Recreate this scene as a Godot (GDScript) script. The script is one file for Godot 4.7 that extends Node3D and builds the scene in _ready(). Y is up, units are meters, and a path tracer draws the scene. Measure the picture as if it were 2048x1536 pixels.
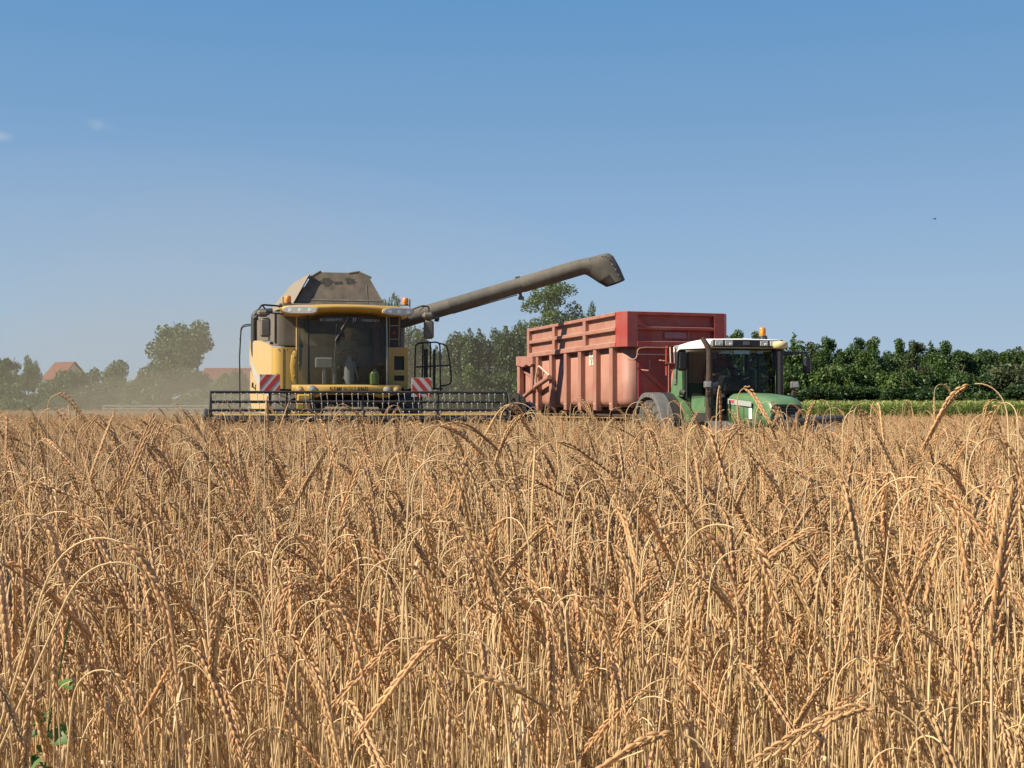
extends Node3D
# A combine harvester unloading into a tipping trailer behind a field of ripe spelt. y is up, metres; the camera looks along -z.

const EYE := 1.6
const FOCAL := 2450.0      # focal length in pixels of a 2048 wide picture
var rng := RandomNumberGenerator.new()
var used := {}
var mats := {}


func _ready() -> void:
	rng.seed = 20240717
	# ---- camera
	var cam := Camera3D.new()
	cam.name = "camera"
	cam.fov = 34.82
	cam.near = 0.05
	cam.far = 3000.0
	add_child(cam)
	cam.position = Vector3(0, EYE, 0)
	cam.rotation_degrees = Vector3(1.03, 0, 0)
	cam.current = true
	# ---- sky, exposure
	var env := Environment.new()
	env.background_mode = Environment.BG_SKY
	env.sky = Sky.new()
	var pan := PanoramaSkyMaterial.new()
	pan.panorama = sky_picture()
	env.sky.sky_material = pan
	env.background_energy_multiplier = 0.585
	env.ambient_light_source = Environment.AMBIENT_SOURCE_SKY
	env.tonemap_mode = Environment.TONE_MAPPER_LINEAR
	env.tonemap_exposure = 1.75
	env.sdfgi_enabled = true
	env.ssao_enabled = true
	env.ssil_enabled = true
	env.volumetric_fog_enabled = true
	env.volumetric_fog_density = 0.0
	var we := WorldEnvironment.new()
	we.name = "world_environment"
	we.environment = env
	add_child(we)
	# ---- sun: from the left, a little behind the camera, about 41 degrees high
	var sun := DirectionalLight3D.new()
	sun.name = "sun"
	add_child(sun)
	sun.look_at_from_position(Vector3(-705, 656, 258), Vector3.ZERO, Vector3.UP)
	sun.light_color = Color(1.0, 0.95, 0.86)
	sun.light_energy = 1.6
	sun.light_angular_distance = 0.53
	sun.shadow_enabled = true
	make_materials()
	# ---- the setting
	build_ground()
	build_trees()
	build_houses()
	build_maize()
	build_guard_rail()
	# ---- machines
	build_combine()
	build_trailer()
	build_tractor()
	# ---- the crop and small things
	build_wheat()
	build_weed()
	build_birds()
	build_dust()


func at(px: float, d: float) -> float:
	return (px - 1024.0) * d / FOCAL


func up(py: float, d: float) -> float:
	return EYE + (812.0 - py) * d / FOCAL


func sky_picture() -> ImageTexture:
	var w := 2048
	var h := 1024
	var im := Image.create(w, h, false, Image.FORMAT_RGBF)
	var stops := [[-90.0, Color(0.20, 0.17, 0.12)], [-3.0, Color(0.30, 0.30, 0.28)], [0.0, Color(0.41, 0.525, 0.645)], [3.0, Color(0.375, 0.505, 0.65)], [6.0, Color(0.312, 0.463, 0.645)], [9.0, Color(0.258, 0.415, 0.63)], [13.0, Color(0.190, 0.357, 0.585)], [18.5, Color(0.127, 0.302, 0.562)], [30.0, Color(0.075, 0.230, 0.50)], [55.0, Color(0.050, 0.165, 0.42)], [90.0, Color(0.040, 0.135, 0.36)]]
	for y in h:
		var el := 90.0 - (y + 0.5) * 180.0 / h
		var c: Color = stops[0][1]
		for k in stops.size() - 1:
			if el >= stops[k][0] and el <= stops[k + 1][0]:
				c = stops[k][1].lerp(stops[k + 1][1], (el - stops[k][0]) / (stops[k + 1][0] - stops[k][0]))
		im.fill_rect(Rect2i(0, y, w, 1), c)
	# two shreds of fair-weather cloud, and a few more of the same round the sky
	var ns := FastNoiseLite.new()
	ns.seed = 5
	ns.frequency = 0.21
	ns.fractal_octaves = 4
	var r := RandomNumberGenerator.new()
	r.seed = 77
	var shreds := [[-22.9, 11.50, 0.46, 0.13, 0.42], [-18.85, 12.35, 0.26, 0.11, 0.19], [-18.3, 12.2, 0.36, 0.08, 0.07]]
	for k in 26:
		shreds.append([r.randf_range(-175, 175), r.randf_range(8, 30), r.randf_range(0.5, 2.0), r.randf_range(0.15, 0.45), r.randf_range(0.1, 0.4)])
	for s in shreds:
		if s[0] > -22 and s[0] < 26 and s[1] < 22 and s[4] != 0.19 and s[4] != 0.07:
			continue
		var cx: float = fposmod(s[0] / 360.0, 1.0) * w
		var cy: float = (90.0 - s[1]) / 180.0 * h
		var rx: float = s[2] / 360.0 * w * 1.6
		var ry: float = s[3] / 180.0 * h * 1.6
		for yy in range(int(cy - ry * 1.5) - 1, int(cy + ry * 1.5) + 2):
			for xx in range(int(cx - rx * 1.5) - 1, int(cx + rx * 1.5) + 2):
				var q := Vector2((xx + 0.5 - cx) / rx, (yy + 0.5 - cy) / ry)
				var a: float = clampf(1.0 - q.length() + 0.6 * ns.get_noise_2d(xx * 2.0, yy * 3.0), 0.0, 1.0) * s[4] * 1.5
				if a > 0.0:
					var px := posmod(xx, w)
					im.set_pixel(px, yy, im.get_pixel(px, yy).lerp(Color(0.72, 0.70, 0.70), minf(a, 0.85)))
	return ImageTexture.create_from_image(im)


func build_ground() -> void:
	var g := Geo.new()
	g.quad(Vector3(-1500, 0, 60), Vector3(1500, 0, 60), Vector3(1500, 0, -2200), Vector3(-1500, 0, -2200))
	var o := part("ground", g, mats.soil, self)
	o.set_meta("kind", "structure")
	o.set_meta("label", "straw covered tan soil of the wide flat field")


# ---------------------------------------------------------------- geometry
class Geo:
	var v := PackedVector3Array()
	var n := PackedVector3Array()
	var c := PackedColorArray()
	var col := Color(1, 1, 1)

	func tri(a: Vector3, b: Vector3, d: Vector3) -> void:   # counter-clockwise seen from outside
		var nn := (b - a).cross(d - a).normalized()
		v.append_array(PackedVector3Array([a, d, b]))
		n.append_array(PackedVector3Array([nn, nn, nn]))
		c.append_array(PackedColorArray([col, col, col]))

	func trin(a: Vector3, b: Vector3, d: Vector3, na: Vector3, nb: Vector3, nd: Vector3) -> void:
		v.append_array(PackedVector3Array([a, d, b]))
		n.append_array(PackedVector3Array([na, nd, nb]))
		c.append_array(PackedColorArray([col, col, col]))

	func quad(a: Vector3, b: Vector3, d: Vector3, e: Vector3) -> void:
		tri(a, b, d)
		tri(a, d, e)

	func box(cen: Vector3, size: Vector3, bev := 0.0, bas := Basis.IDENTITY) -> void:
		var h := size * 0.5
		var r := minf(bev, minf(h.x, minf(h.y, h.z)) * 0.9)
		var ax := [Vector3.RIGHT, Vector3.UP, Vector3.BACK]
		for i in 3:
			var j := (i + 1) % 3
			var k := (i + 2) % 3
			for s in [-1.0, 1.0]:
				var q := []
				for t in [[-1, -1], [1, -1], [1, 1], [-1, 1]]:
					q.append(cen + bas * (ax[i] * h[i] * s + ax[j] * (h[j] - r) * t[0] + ax[k] * (h[k] - r) * t[1]))
				if s > 0:
					quad(q[0], q[1], q[2], q[3])
				else:
					quad(q[3], q[2], q[1], q[0])
		if r <= 0.0:
			return
		for i in 3:                                       # chamfers along axis i
			var j := (i + 1) % 3
			var k := (i + 2) % 3
			for sj in [-1.0, 1.0]:
				for sk in [-1.0, 1.0]:
					var p: Vector3 = ax[j] * h[j] * sj + ax[k] * (h[k] - r) * sk
					var q: Vector3 = ax[j] * (h[j] - r) * sj + ax[k] * h[k] * sk
					var e: Vector3 = ax[i] * (h[i] - r)
					_out(cen, bas, p - e, q - e, q + e, p + e)
		for sx in [-1.0, 1.0]:
			for sy in [-1.0, 1.0]:
				for sz in [-1.0, 1.0]:
					var a := Vector3(h.x * sx, (h.y - r) * sy, (h.z - r) * sz)
					var b := Vector3((h.x - r) * sx, h.y * sy, (h.z - r) * sz)
					var d := Vector3((h.x - r) * sx, (h.y - r) * sy, h.z * sz)
					if (b - a).cross(d - a).dot(a) > 0:
						tri(cen + bas * a, cen + bas * b, cen + bas * d)
					else:
						tri(cen + bas * a, cen + bas * d, cen + bas * b)

	func _out(cen: Vector3, bas: Basis, a: Vector3, b: Vector3, d: Vector3, e: Vector3) -> void:
		if (b - a).cross(d - a).dot(a + d) > 0:
			quad(cen + bas * a, cen + bas * b, cen + bas * d, cen + bas * e)
		else:
			quad(cen + bas * e, cen + bas * d, cen + bas * b, cen + bas * a)

	# a grid of rings; smooth normals come from the faces
	func loft(rings: Array, closed := true, cap0 := true, cap1 := true, flat := false) -> void:
		var m: int = rings.size()
		var w: int = rings[0].size()
		var cols: int = w if closed else w - 1
		var nr := []
		for i in m:
			var a := PackedVector3Array()
			a.resize(w)
			nr.append(a)
		for i in m - 1:
			for j in cols:
				var j2: int = (j + 1) % w
				var a: Vector3 = rings[i][j]
				var b: Vector3 = rings[i][j2]
				var d: Vector3 = rings[i + 1][j2]
				var e: Vector3 = rings[i + 1][j]
				var nn: Vector3 = (d - a).cross(e - b)
				if nn.length() < 1e-12:
					continue
				nn = nn.normalized()
				if flat:
					tri(a, b, d)
					tri(a, d, e)
				else:
					nr[i][j] += nn
					nr[i][j2] += nn
					nr[i + 1][j2] += nn
					nr[i + 1][j] += nn
		if not flat:
			for i in m - 1:
				for j in cols:
					var j2: int = (j + 1) % w
					trin(rings[i][j], rings[i][j2], rings[i + 1][j2], nr[i][j].normalized(), nr[i][j2].normalized(), nr[i + 1][j2].normalized())
					trin(rings[i][j], rings[i + 1][j2], rings[i + 1][j], nr[i][j].normalized(), nr[i + 1][j2].normalized(), nr[i + 1][j].normalized())
		if closed and cap0:
			_cap(rings[0], true)
		if closed and cap1:
			_cap(rings[m - 1], false)

	func _cap(ring, back: bool) -> void:
		var mid := Vector3.ZERO
		for p in ring:
			mid += p
		mid /= ring.size()
		for j in ring.size():
			var a: Vector3 = ring[j]
			var b: Vector3 = ring[(j + 1) % ring.size()]
			if back:
				tri(mid, b, a)
			else:
				tri(mid, a, b)

	func tube(path: Array, r, sides := 8, caps := true) -> void:
		var rings := []
		var t0: Vector3 = (path[1] - path[0]).normalized()
		var u := t0.cross(Vector3.UP if absf(t0.y) < 0.9 else Vector3.RIGHT).normalized()
		for i in path.size():
			var t: Vector3 = t0
			if i > 0 and i < path.size() - 1:
				t = ((path[i + 1] - path[i]).normalized() + (path[i] - path[i - 1]).normalized()).normalized()
			elif i > 0:
				t = (path[i] - path[i - 1]).normalized()
			u = (u - t * u.dot(t)).normalized()
			var w := t.cross(u)
			var rr: float = r[i] if r is Array else r
			var ring := []
			for k in sides:
				var a := TAU * k / sides
				ring.append(path[i] + (u * cos(a) + w * sin(a)) * rr)
			rings.append(ring)
		loft(rings, true, caps, caps)

	func rod(a: Vector3, b: Vector3, r: float, sides := 8) -> void:
		tube([a, b], r, sides)

	# profile of (radius, height) from bottom to top, turned round the y axis of xf
	func lathe(profile: Array, seg: int, xf := Transform3D.IDENTITY, flat := false) -> void:
		var rings := []
		for p in profile:
			var ring := []
			for k in seg:
				var a := TAU * k / seg
				ring.append(xf * Vector3(cos(a) * p.x, p.y, -sin(a) * p.x))
			rings.append(ring)
		loft(rings, true, true, true, flat)

	# a polygon in the xy plane of xf (counter-clockwise), from z0 to z1, with chamfered front and back rims
	func prism(poly: Array, z0: float, z1: float, xf := Transform3D.IDENTITY, bev := 0.0) -> void:
		var m := poly.size()
		var area := 0.0
		for i in m:
			area += poly[i].cross(poly[(i + 1) % m])
		var ps := poly.duplicate()
		if area < 0:
			ps.reverse()
		var inn := []
		for i in m:
			var d0: Vector2 = (ps[i] - ps[(i + m - 1) % m]).normalized()
			var d1: Vector2 = (ps[(i + 1) % m] - ps[i]).normalized()
			var n0 := Vector2(-d0.y, d0.x)
			var n1 := Vector2(-d1.y, d1.x)
			var b := n0 + n1
			b = b / maxf(b.length_squared() * 0.5, 0.25)
			inn.append(ps[i] + b * bev)
		var idx := Geometry2D.triangulate_polygon(PackedVector2Array(ps))
		for i in range(0, idx.size(), 3):
			var a: Vector2 = inn[idx[i]]
			var b: Vector2 = inn[idx[i + 1]]
			var d: Vector2 = inn[idx[i + 2]]
			if (b - a).cross(d - a) < 0:
				var t := b
				b = d
				d = t
			tri(xf * Vector3(a.x, a.y, z1), xf * Vector3(b.x, b.y, z1), xf * Vector3(d.x, d.y, z1))
			tri(xf * Vector3(a.x, a.y, z0), xf * Vector3(d.x, d.y, z0), xf * Vector3(b.x, b.y, z0))
		for i in m:
			var j := (i + 1) % m
			var a: Vector2 = ps[i]
			var b: Vector2 = ps[j]
			quad(xf * Vector3(a.x, a.y, z0 + bev), xf * Vector3(b.x, b.y, z0 + bev), xf * Vector3(b.x, b.y, z1 - bev), xf * Vector3(a.x, a.y, z1 - bev))
			if bev > 0.0:
				quad(xf * Vector3(a.x, a.y, z1 - bev), xf * Vector3(b.x, b.y, z1 - bev), xf * Vector3(inn[j].x, inn[j].y, z1), xf * Vector3(inn[i].x, inn[i].y, z1))
				quad(xf * Vector3(inn[i].x, inn[i].y, z0), xf * Vector3(inn[j].x, inn[j].y, z0), xf * Vector3(b.x, b.y, z0 + bev), xf * Vector3(a.x, a.y, z0 + bev))

	# a plate that follows a line: (point, height from, height to) along the path, of thickness t to the inside (left of the way)
	func wall(pts: Array, lo: Array, hi: Array, t: float) -> void:
		var rings := []
		for i in pts.size():
			var p: Vector2 = pts[i]
			var d := Vector2.ZERO
			if i > 0:
				d += (p - pts[i - 1]).normalized()
			if i < pts.size() - 1:
				d += (pts[i + 1] - p).normalized()
			d = d.normalized()
			var q := p + Vector2(d.y, -d.x) * -t
			rings.append([Vector3(p.x, lo[i], p.y), Vector3(p.x, hi[i], p.y), Vector3(q.x, hi[i], q.y), Vector3(q.x, lo[i], q.y)])
		for k in 4:                                      # each face on its own, so that edges stay crisp
			var strip := []
			for ring in rings:
				strip.append([ring[k], ring[(k + 1) % 4]])
			loft(strip, false)
		_cap(rings[0], true)
		_cap(rings[rings.size() - 1], false)

	func add(o: Geo, xf := Transform3D.IDENTITY) -> void:
		for i in o.v.size():
			v.append(xf * o.v[i])
			n.append((xf.basis * o.n[i]).normalized())
		c.append_array(o.c)

	func mesh() -> ArrayMesh:
		var a := []
		a.resize(Mesh.ARRAY_MAX)
		a[Mesh.ARRAY_VERTEX] = v
		a[Mesh.ARRAY_NORMAL] = n
		a[Mesh.ARRAY_COLOR] = c
		var m := ArrayMesh.new()
		m.add_surface_from_arrays(Mesh.PRIMITIVE_TRIANGLES, a)
		return m


func numbered(called: String) -> String:
	var k: int = used.get(called, 0)
	used[called] = k + 1
	return called if k == 0 else "%s_%03d" % [called, k]


func part(called: String, g, m: Material, parent: Node, place := Transform3D.IDENTITY) -> MeshInstance3D:
	var o := MeshInstance3D.new()
	o.mesh = g.mesh() if g is Geo else g
	o.material_override = m
	o.transform = place
	o.cast_shadow = GeometryInstance3D.SHADOW_CASTING_SETTING_ON
	if parent == self:
		o.name = numbered(called)
	else:
		var nm := called
		var k := 0
		while parent.has_node(NodePath(nm)):
			k += 1
			nm = "%s_%03d" % [called, k]
		o.name = nm
	parent.add_child(o, true)
	return o


func tag(o: Node, label: String, category: String, group := "", kind := "") -> void:
	o.set_meta("label", label)
	o.set_meta("category", category)
	if group != "":
		o.set_meta("group", group)
	if kind != "":
		o.set_meta("kind", kind)


func thing(called: String, label: String, category: String, where := Vector3.ZERO, yaw := 0.0, group := "") -> Node3D:
	var o := Node3D.new()
	o.name = numbered(called)
	add_child(o, true)
	o.position = where
	o.rotation.y = deg_to_rad(yaw)
	tag(o, label, category, group)
	return o


# ---------------------------------------------------------------- materials
func lin(r: float, g: float, b: float) -> Color:
	return Color(r, g, b).linear_to_srgb()


func plain(called: String, c: Color, rough := 0.6, metal := 0.0) -> StandardMaterial3D:
	var m := StandardMaterial3D.new()
	m.resource_name = called
	m.albedo_color = c
	m.roughness = rough
	m.metallic = metal
	mats[called] = m
	return m


# paint under dust: patches, fine grain and downward streaks; all linear colours
func dusty(called: String, base: Color, dust: Color, share: float, spread: float, rough: float, size_m: float, sd: int, streaks := 0.0) -> StandardMaterial3D:
	var n := 192
	var a := FastNoiseLite.new()
	a.seed = sd
	a.noise_type = FastNoiseLite.TYPE_SIMPLEX_SMOOTH
	a.frequency = 0.018
	a.fractal_octaves = 5
	var b := FastNoiseLite.new()
	b.seed = sd + 11
	b.frequency = 0.19
	b.fractal_octaves = 3
	var im := Image.create(n, n, false, Image.FORMAT_RGB8)
	var s1 := a.get_seamless_image(n, n)
	var s2 := b.get_seamless_image(n, n)
	for y in n:
		for x in n:
			var t := share + spread * (s1.get_pixel(x, y).r - 0.5) * 2.0 + 0.35 * spread * (s2.get_pixel(x, y).r - 0.5) * 2.0
			if streaks > 0.0:
				t += streaks * (s1.get_pixel((x * 5) % n, y / 9).r - 0.5) * 2.0
			var col := base.lerp(dust, clampf(t, 0.0, 1.0))
			im.set_pixel(x, y, col.linear_to_srgb())
	var m := plain(called, Color.WHITE, rough)
	m.albedo_texture = ImageTexture.create_from_image(im)
	m.uv1_triplanar = true
	m.uv1_scale = Vector3.ONE / size_m
	return m


func make_materials() -> void:
	var dust := Color(0.42, 0.31, 0.19)
	dusty("yellow", Color(0.46, 0.272, 0.022), Color(0.44, 0.32, 0.145), 0.38, 0.32, 0.42, 1.7, 1, 0.12)
	dusty("yellow_dusty", Color(0.46, 0.285, 0.05), Color(0.46, 0.335, 0.18), 0.72, 0.25, 0.55, 1.5, 2, 0.10)
	dusty("grey_dusty", Color(0.085, 0.077, 0.066), Color(0.22, 0.19, 0.145), 0.38, 0.28, 0.7, 1.6, 3, 0.12)
	dusty("tank_grey", Color(0.055, 0.048, 0.040), Color(0.185, 0.145, 0.100), 0.42, 0.36, 0.75, 1.3, 4, 0.16)
	dusty("auger_grey", Color(0.068, 0.064, 0.054), Color(0.155, 0.138, 0.108), 0.40, 0.30, 0.8, 1.1, 5, 0.12)
	dusty("black_dusty", Color(0.016, 0.016, 0.017), Color(0.13, 0.105, 0.08), 0.14, 0.16, 0.55, 0.9, 6)
	dusty("feeder_brown", Color(0.07, 0.055, 0.042), Color(0.24, 0.18, 0.11), 0.5, 0.3, 0.8, 1.0, 7)
	dusty("red_dusty", Color(0.255, 0.050, 0.040), Color(0.37, 0.220, 0.158), 0.63, 0.20, 0.6, 2.1, 8, 0.14)
	dusty("red_clean", Color(0.33, 0.036, 0.028), Color(0.36, 0.15, 0.11), 0.18, 0.26, 0.5, 1.8, 9, 0.14)
	dusty("green_paint", Color(0.055, 0.165, 0.065), Color(0.25, 0.25, 0.17), 0.18, 0.22, 0.42, 1.2, 10, 0.08)
	dusty("fender_grey", Color(0.085, 0.087, 0.090), Color(0.26, 0.23, 0.19), 0.22, 0.22, 0.6, 0.8, 12)
	dusty("tyre_rubber", Color(0.022, 0.022, 0.022), Color(0.20, 0.17, 0.13), 0.33, 0.32, 0.9, 0.5, 13)
	dusty("white_paint", Color(0.82, 0.81, 0.77), Color(0.66, 0.59, 0.47), 0.14, 0.2, 0.45, 1.0, 14)
	dusty("plaster", Color(0.60, 0.56, 0.48), Color(0.45, 0.41, 0.34), 0.3, 0.3, 0.9, 3.0, 15)
	dusty("roof_tiles", Color(0.125, 0.036, 0.024), Color(0.16, 0.068, 0.046), 0.4, 0.5, 0.85, 2.2, 16)
	dusty("soil", Color(0.22, 0.145, 0.075), Color(0.40, 0.28, 0.14), 0.5, 0.5, 0.95, 0.7, 17)
	dusty("bark", Color(0.085, 0.065, 0.045), Color(0.17, 0.14, 0.105), 0.5, 0.5, 0.95, 0.9, 18)
	dusty("rust", Color(0.030, 0.020, 0.015), Color(0.085, 0.055, 0.035), 0.45, 0.4, 0.85, 0.4, 19)
	dusty("swoosh_grey", Color(0.34, 0.33, 0.31), Color(0.47, 0.41, 0.32), 0.35, 0.3, 0.6, 0.6, 20)
	mats.soil.uv1_world_triplanar = true
	dusty("cover_sunlit", Color(0.15, 0.13, 0.10), Color(0.27, 0.225, 0.165), 0.5, 0.3, 0.8, 1.1, 22)  # lighter than the other tank covers: sunlight put into the colour
	dusty("soot", Color(0.022, 0.020, 0.018), Color(0.07, 0.055, 0.042), 0.4, 0.5, 0.85, 0.3, 21)
	plain("ledge_highlight", lin(0.46, 0.31, 0.20), 0.95)  # pale tan, painted light for the tops of the trailer ledges
	plain("bright_lens", lin(0.75, 0.74, 0.72), 0.15, 0.5)
	plain("black", lin(0.012, 0.012, 0.013), 0.45)
	plain("dark_interior", lin(0.020, 0.019, 0.018), 0.8)
	plain("seat_cloth", lin(0.045, 0.050, 0.050), 0.9)
	plain("grey_plastic", lin(0.20, 0.23, 0.22), 0.6)
	plain("steel", lin(0.55, 0.54, 0.51), 0.42, 0.25)
	plain("tine_white", lin(0.42, 0.41, 0.38), 0.5)
	plain("zinc", lin(0.42, 0.42, 0.41), 0.6, 0.3)
	plain("reflector", lin(0.46, 0.45, 0.43), 0.25, 0.35)
	plain("amber", lin(0.75, 0.20, 0.012), 0.22)
	plain("amber_core", lin(0.95, 0.38, 0.05), 0.3)
	plain("board_white", lin(0.52, 0.50, 0.47), 0.5)
	plain("board_red", lin(0.48, 0.045, 0.035), 0.45)
	plain("letter_brown", lin(0.055, 0.032, 0.012), 0.6)
	plain("letter_grey", lin(0.34, 0.34, 0.33), 0.6)
	plain("letter_red", lin(0.50, 0.07, 0.06), 0.6)
	plain("letter_blue", lin(0.22, 0.33, 0.36), 0.6)
	plain("paper_white", lin(0.80, 0.80, 0.78), 0.6)
	plain("sign_cream", lin(0.70, 0.60, 0.48), 0.6)
	plain("strip_silver", lin(0.36, 0.38, 0.36), 0.4)
	plain("bottle_green", lin(0.16, 0.26, 0.06), 0.35)
	plain("cap_cream", lin(0.58, 0.46, 0.24), 0.55)
	plain("mirror_glass", lin(0.25, 0.27, 0.30), 0.08, 0.9)
	plain("orange_red", lin(0.62, 0.12, 0.05), 0.45)
	plain("pipe_pale", lin(0.55, 0.42, 0.32), 0.6)
	plain("purple_plate", lin(0.33, 0.13, 0.15), 0.6)
	plain("bird_grey", lin(0.10, 0.10, 0.11), 0.8)
	plain("bird_white", lin(0.55, 0.55, 0.55), 0.8)
	plain("window_glass", lin(0.03, 0.035, 0.04), 0.1)
	plain("window_frame", lin(0.5, 0.48, 0.44), 0.6)
	plain("rail_pale", lin(0.26, 0.26, 0.25), 0.6, 0.2)
	mats.amber.clearcoat_enabled = true
	mats.amber.clearcoat = 0.6
	for e in [["glass", Color(0.55, 0.62, 0.60, 0.16)], ["glass_dusty", Color(0.33, 0.31, 0.24, 0.36)], ["glass_green", Color(0.035, 0.08, 0.062, 0.50)], ["lens", Color(0.9, 0.9, 0.88, 0.25)]]:
		var gl := plain(e[0], e[1], 0.06)
		gl.transparency = BaseMaterial3D.TRANSPARENCY_ALPHA
		gl.metallic_specular = 0.3
	# things coloured by their corners
	for e in [["straw", 0.6, 0.34], ["leafy", 0.55, 0.25], ["person", 0.8, 0.0]]:
		var m := plain(e[0], Color.WHITE, e[1])
		m.vertex_color_use_as_albedo = true
		if e[2] > 0.0:
			m.backlight_enabled = true
			m.backlight = Color(e[2], e[2], e[2]).linear_to_srgb()
	var greens := {"leaf_poplar": [0.070, 0.112, 0.046], "leaf_poplar_pale": [0.098, 0.135, 0.065], "leaf_dark": [0.030, 0.064, 0.015], "leaf_mid": [0.062, 0.114, 0.024], "leaf_wood": [0.044, 0.086, 0.018], "leaf_light": [0.095, 0.155, 0.030], "leaf_willow": [0.115, 0.140, 0.062], "leaf_ash": [0.078, 0.128, 0.027], "leaf_olive": [0.066, 0.092, 0.030]}
	for k in greens:
		var m := plain(k, lin(greens[k][0], greens[k][1], greens[k][2]), 0.5)
		m.vertex_color_use_as_albedo = true
		m.backlight_enabled = true
		m.backlight = lin(0.5, 0.5, 0.5)


# ---------------------------------------------------------------- the spelt
# A stalk grows at the origin and nods towards +x: [stem, ear, leaves]. apex: height of the bend; bend: degrees from upright that the ear's end has turned.
func stalk(r: RandomNumberGenerator, apex: float, bend: float, ear_len: float, lean: float, leafy := true, curve := 0.24, fat := 1.0) -> Array:
	var ds := 0.0125
	var bent := deg_to_rad(bend)
	# walk up the straw first without knowing how long it must be: the bend takes curve metres
	var pts := []
	var dirs := []
	var wob := r.randf_range(-0.10, 0.10)
	var wob2 := r.randf_range(0, TAU)
	var rise := 0.0
	var steps := int(curve / ds)
	var best := 0.0
	var acc := 0.0
	for i in int((curve * 0.66 + ear_len) / ds):
		var t: float = minf(1.0, float(i) / steps)
		acc += cos(lean + bent * smoothstep(0.0, 1.0, t)) * ds
		best = maxf(best, acc)
	rise = (apex - best) / cos(lean)
	var p := Vector3.ZERO
	var nstraight := 7
	for i in nstraight:
		var t: float = float(i) / nstraight
		var d := Vector3(sin(lean), cos(lean), 0)
		pts.append(d * rise * t + Vector3(0.010 * sin(t * 5.0 + wob2), 0, 0.016 * sin(t * 4.0 + wob2 * 2.0)) * t * (1.0 - t) * 3.0)
	p = Vector3(sin(lean), cos(lean), 0) * rise
	var total := curve + ear_len
	var stem_end := curve * 0.66                          # the ear begins while the straw still bends
	var s := 0.0
	var ear_pts := []
	var ear_dirs := []
	while s < stem_end + ear_len:
		var th := lean + bent * smoothstep(0.0, 1.0, minf(1.0, s / curve)) + maxf(0.0, s - curve) * r.randf_range(0.2, 0.9)
		var d := Vector3(sin(th), cos(th), wob * s * 3.0).normalized()
		if s <= stem_end:
			pts.append(p)
		if s >= stem_end - ds * 0.5:
			ear_pts.append(p)
			ear_dirs.append(d)
		p += d * ds
		s += ds
	var crest: Vector3 = pts[0]
	for q in pts + ear_pts:
		if q.y > crest.y:
			crest = q
	# straw
	var stem := Geo.new()
	var tone := r.randf_range(0.86, 1.12)
	stem.col = Color(0.64 * tone, 0.455 * tone, 0.225 * tone)
	var rad := []
	for i in pts.size():
		var t: float = float(i) / (pts.size() - 1)
		rad.append(lerpf(0.0018, 0.0011, t) * fat)
	var low := 4                                          # the lower straw is yellower than the neck
	stem.col = Color(0.625 * tone, 0.458 * tone, 0.212 * tone)
	stem.tube(pts.slice(0, low + 1), rad.slice(0, low + 1), 5, false)
	stem.col = Color(0.70 * tone, 0.510 * tone, 0.275 * tone)
	stem.tube(pts.slice(low), rad.slice(low), 5, false)
	# a node or two, where the sheath ends
	for h: float in [0.34, 0.68]:
		var k := h * (nstraight - 1)
		var a: Vector3 = pts[int(k)].lerp(pts[int(k) + 1], k - int(k))
		stem.col = Color(0.33 * tone, 0.20 * tone, 0.09 * tone)
		stem.tube([a - Vector3(0, 0.004, 0), a + Vector3(0, 0.002, 0), a + Vector3(0, 0.008, 0)], [0.0019 * fat, 0.0030 * fat, 0.0019 * fat], 5, false)
	# ear: spikelets in two ranks
	var ear := Geo.new()
	var roll := r.randf_range(0, PI)
	var gap := 0.0062
	var count := int(ear_len / gap)
	var warm := r.randf_range(0.90, 1.10)
	var pale := maxf(0.0, r.randf_range(-1.2, 0.5))
	for i in count:
		var f: float = (i * gap) / ds
		var k := mini(int(f), ear_pts.size() - 2)
		var base: Vector3 = ear_pts[k].lerp(ear_pts[k + 1], clampf(f - k, 0.0, 1.0))
		var d: Vector3 = ear_dirs[k]
		var side0 := d.cross(Vector3(0, 0, 1))
		if side0.length() < 0.1:
			side0 = Vector3.RIGHT
		side0 = side0.normalized()
		var side1 := d.cross(side0).normalized()
		var u := side0 * cos(roll) + side1 * sin(roll)
		var w := d.cross(u).normalized()
		if i % 2 == 1:
			u = -u
		var tt: float = float(i) / count
		var size: float = (0.72 + 0.42 * sin(PI * clampf(tt * 0.92 + 0.10, 0.0, 1.0))) * fat
		var ax := (d + u * r.randf_range(0.15, 0.26)).normalized()
		var nu := (u - ax * u.dot(ax)).normalized()
		var sh := r.randf_range(0.82, 1.16)
		var len := 0.0150 * size
		var b0 := base + u * 0.0011
		var prof := [[0.0, 0.0010], [0.26, 0.0025], [0.62, 0.0027], [1.0, 0.0006]]
		var rings := []
		for q in prof:
			var ring := []
			for e in 5:
				var a := TAU * e / 5.0
				ring.append(b0 + ax * len * q[0] + (nu * cos(a) * 0.80 + w * sin(a)) * q[1] * size + u * 0.0016 * sin(PI * q[0]))
			rings.append(ring)
		ear.col = Color(0.535 * sh * warm, 0.312 * sh * (0.7 + 0.3 * warm), 0.143 * sh * (0.7 + 0.3 * warm)).lerp(Color(0.58 * sh, 0.40 * sh, 0.22 * sh), pale)
		ear.loft(rings, true, false, false)
	ear.col = Color(0.34, 0.22, 0.10)
	ear.tube([ear_pts[0], ear_pts[ear_pts.size() / 2], ear_pts[ear_pts.size() - 1]], [0.0013, 0.0012, 0.0008], 4, false)
	# dry leaf blades
	var leaves := Geo.new()
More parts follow.
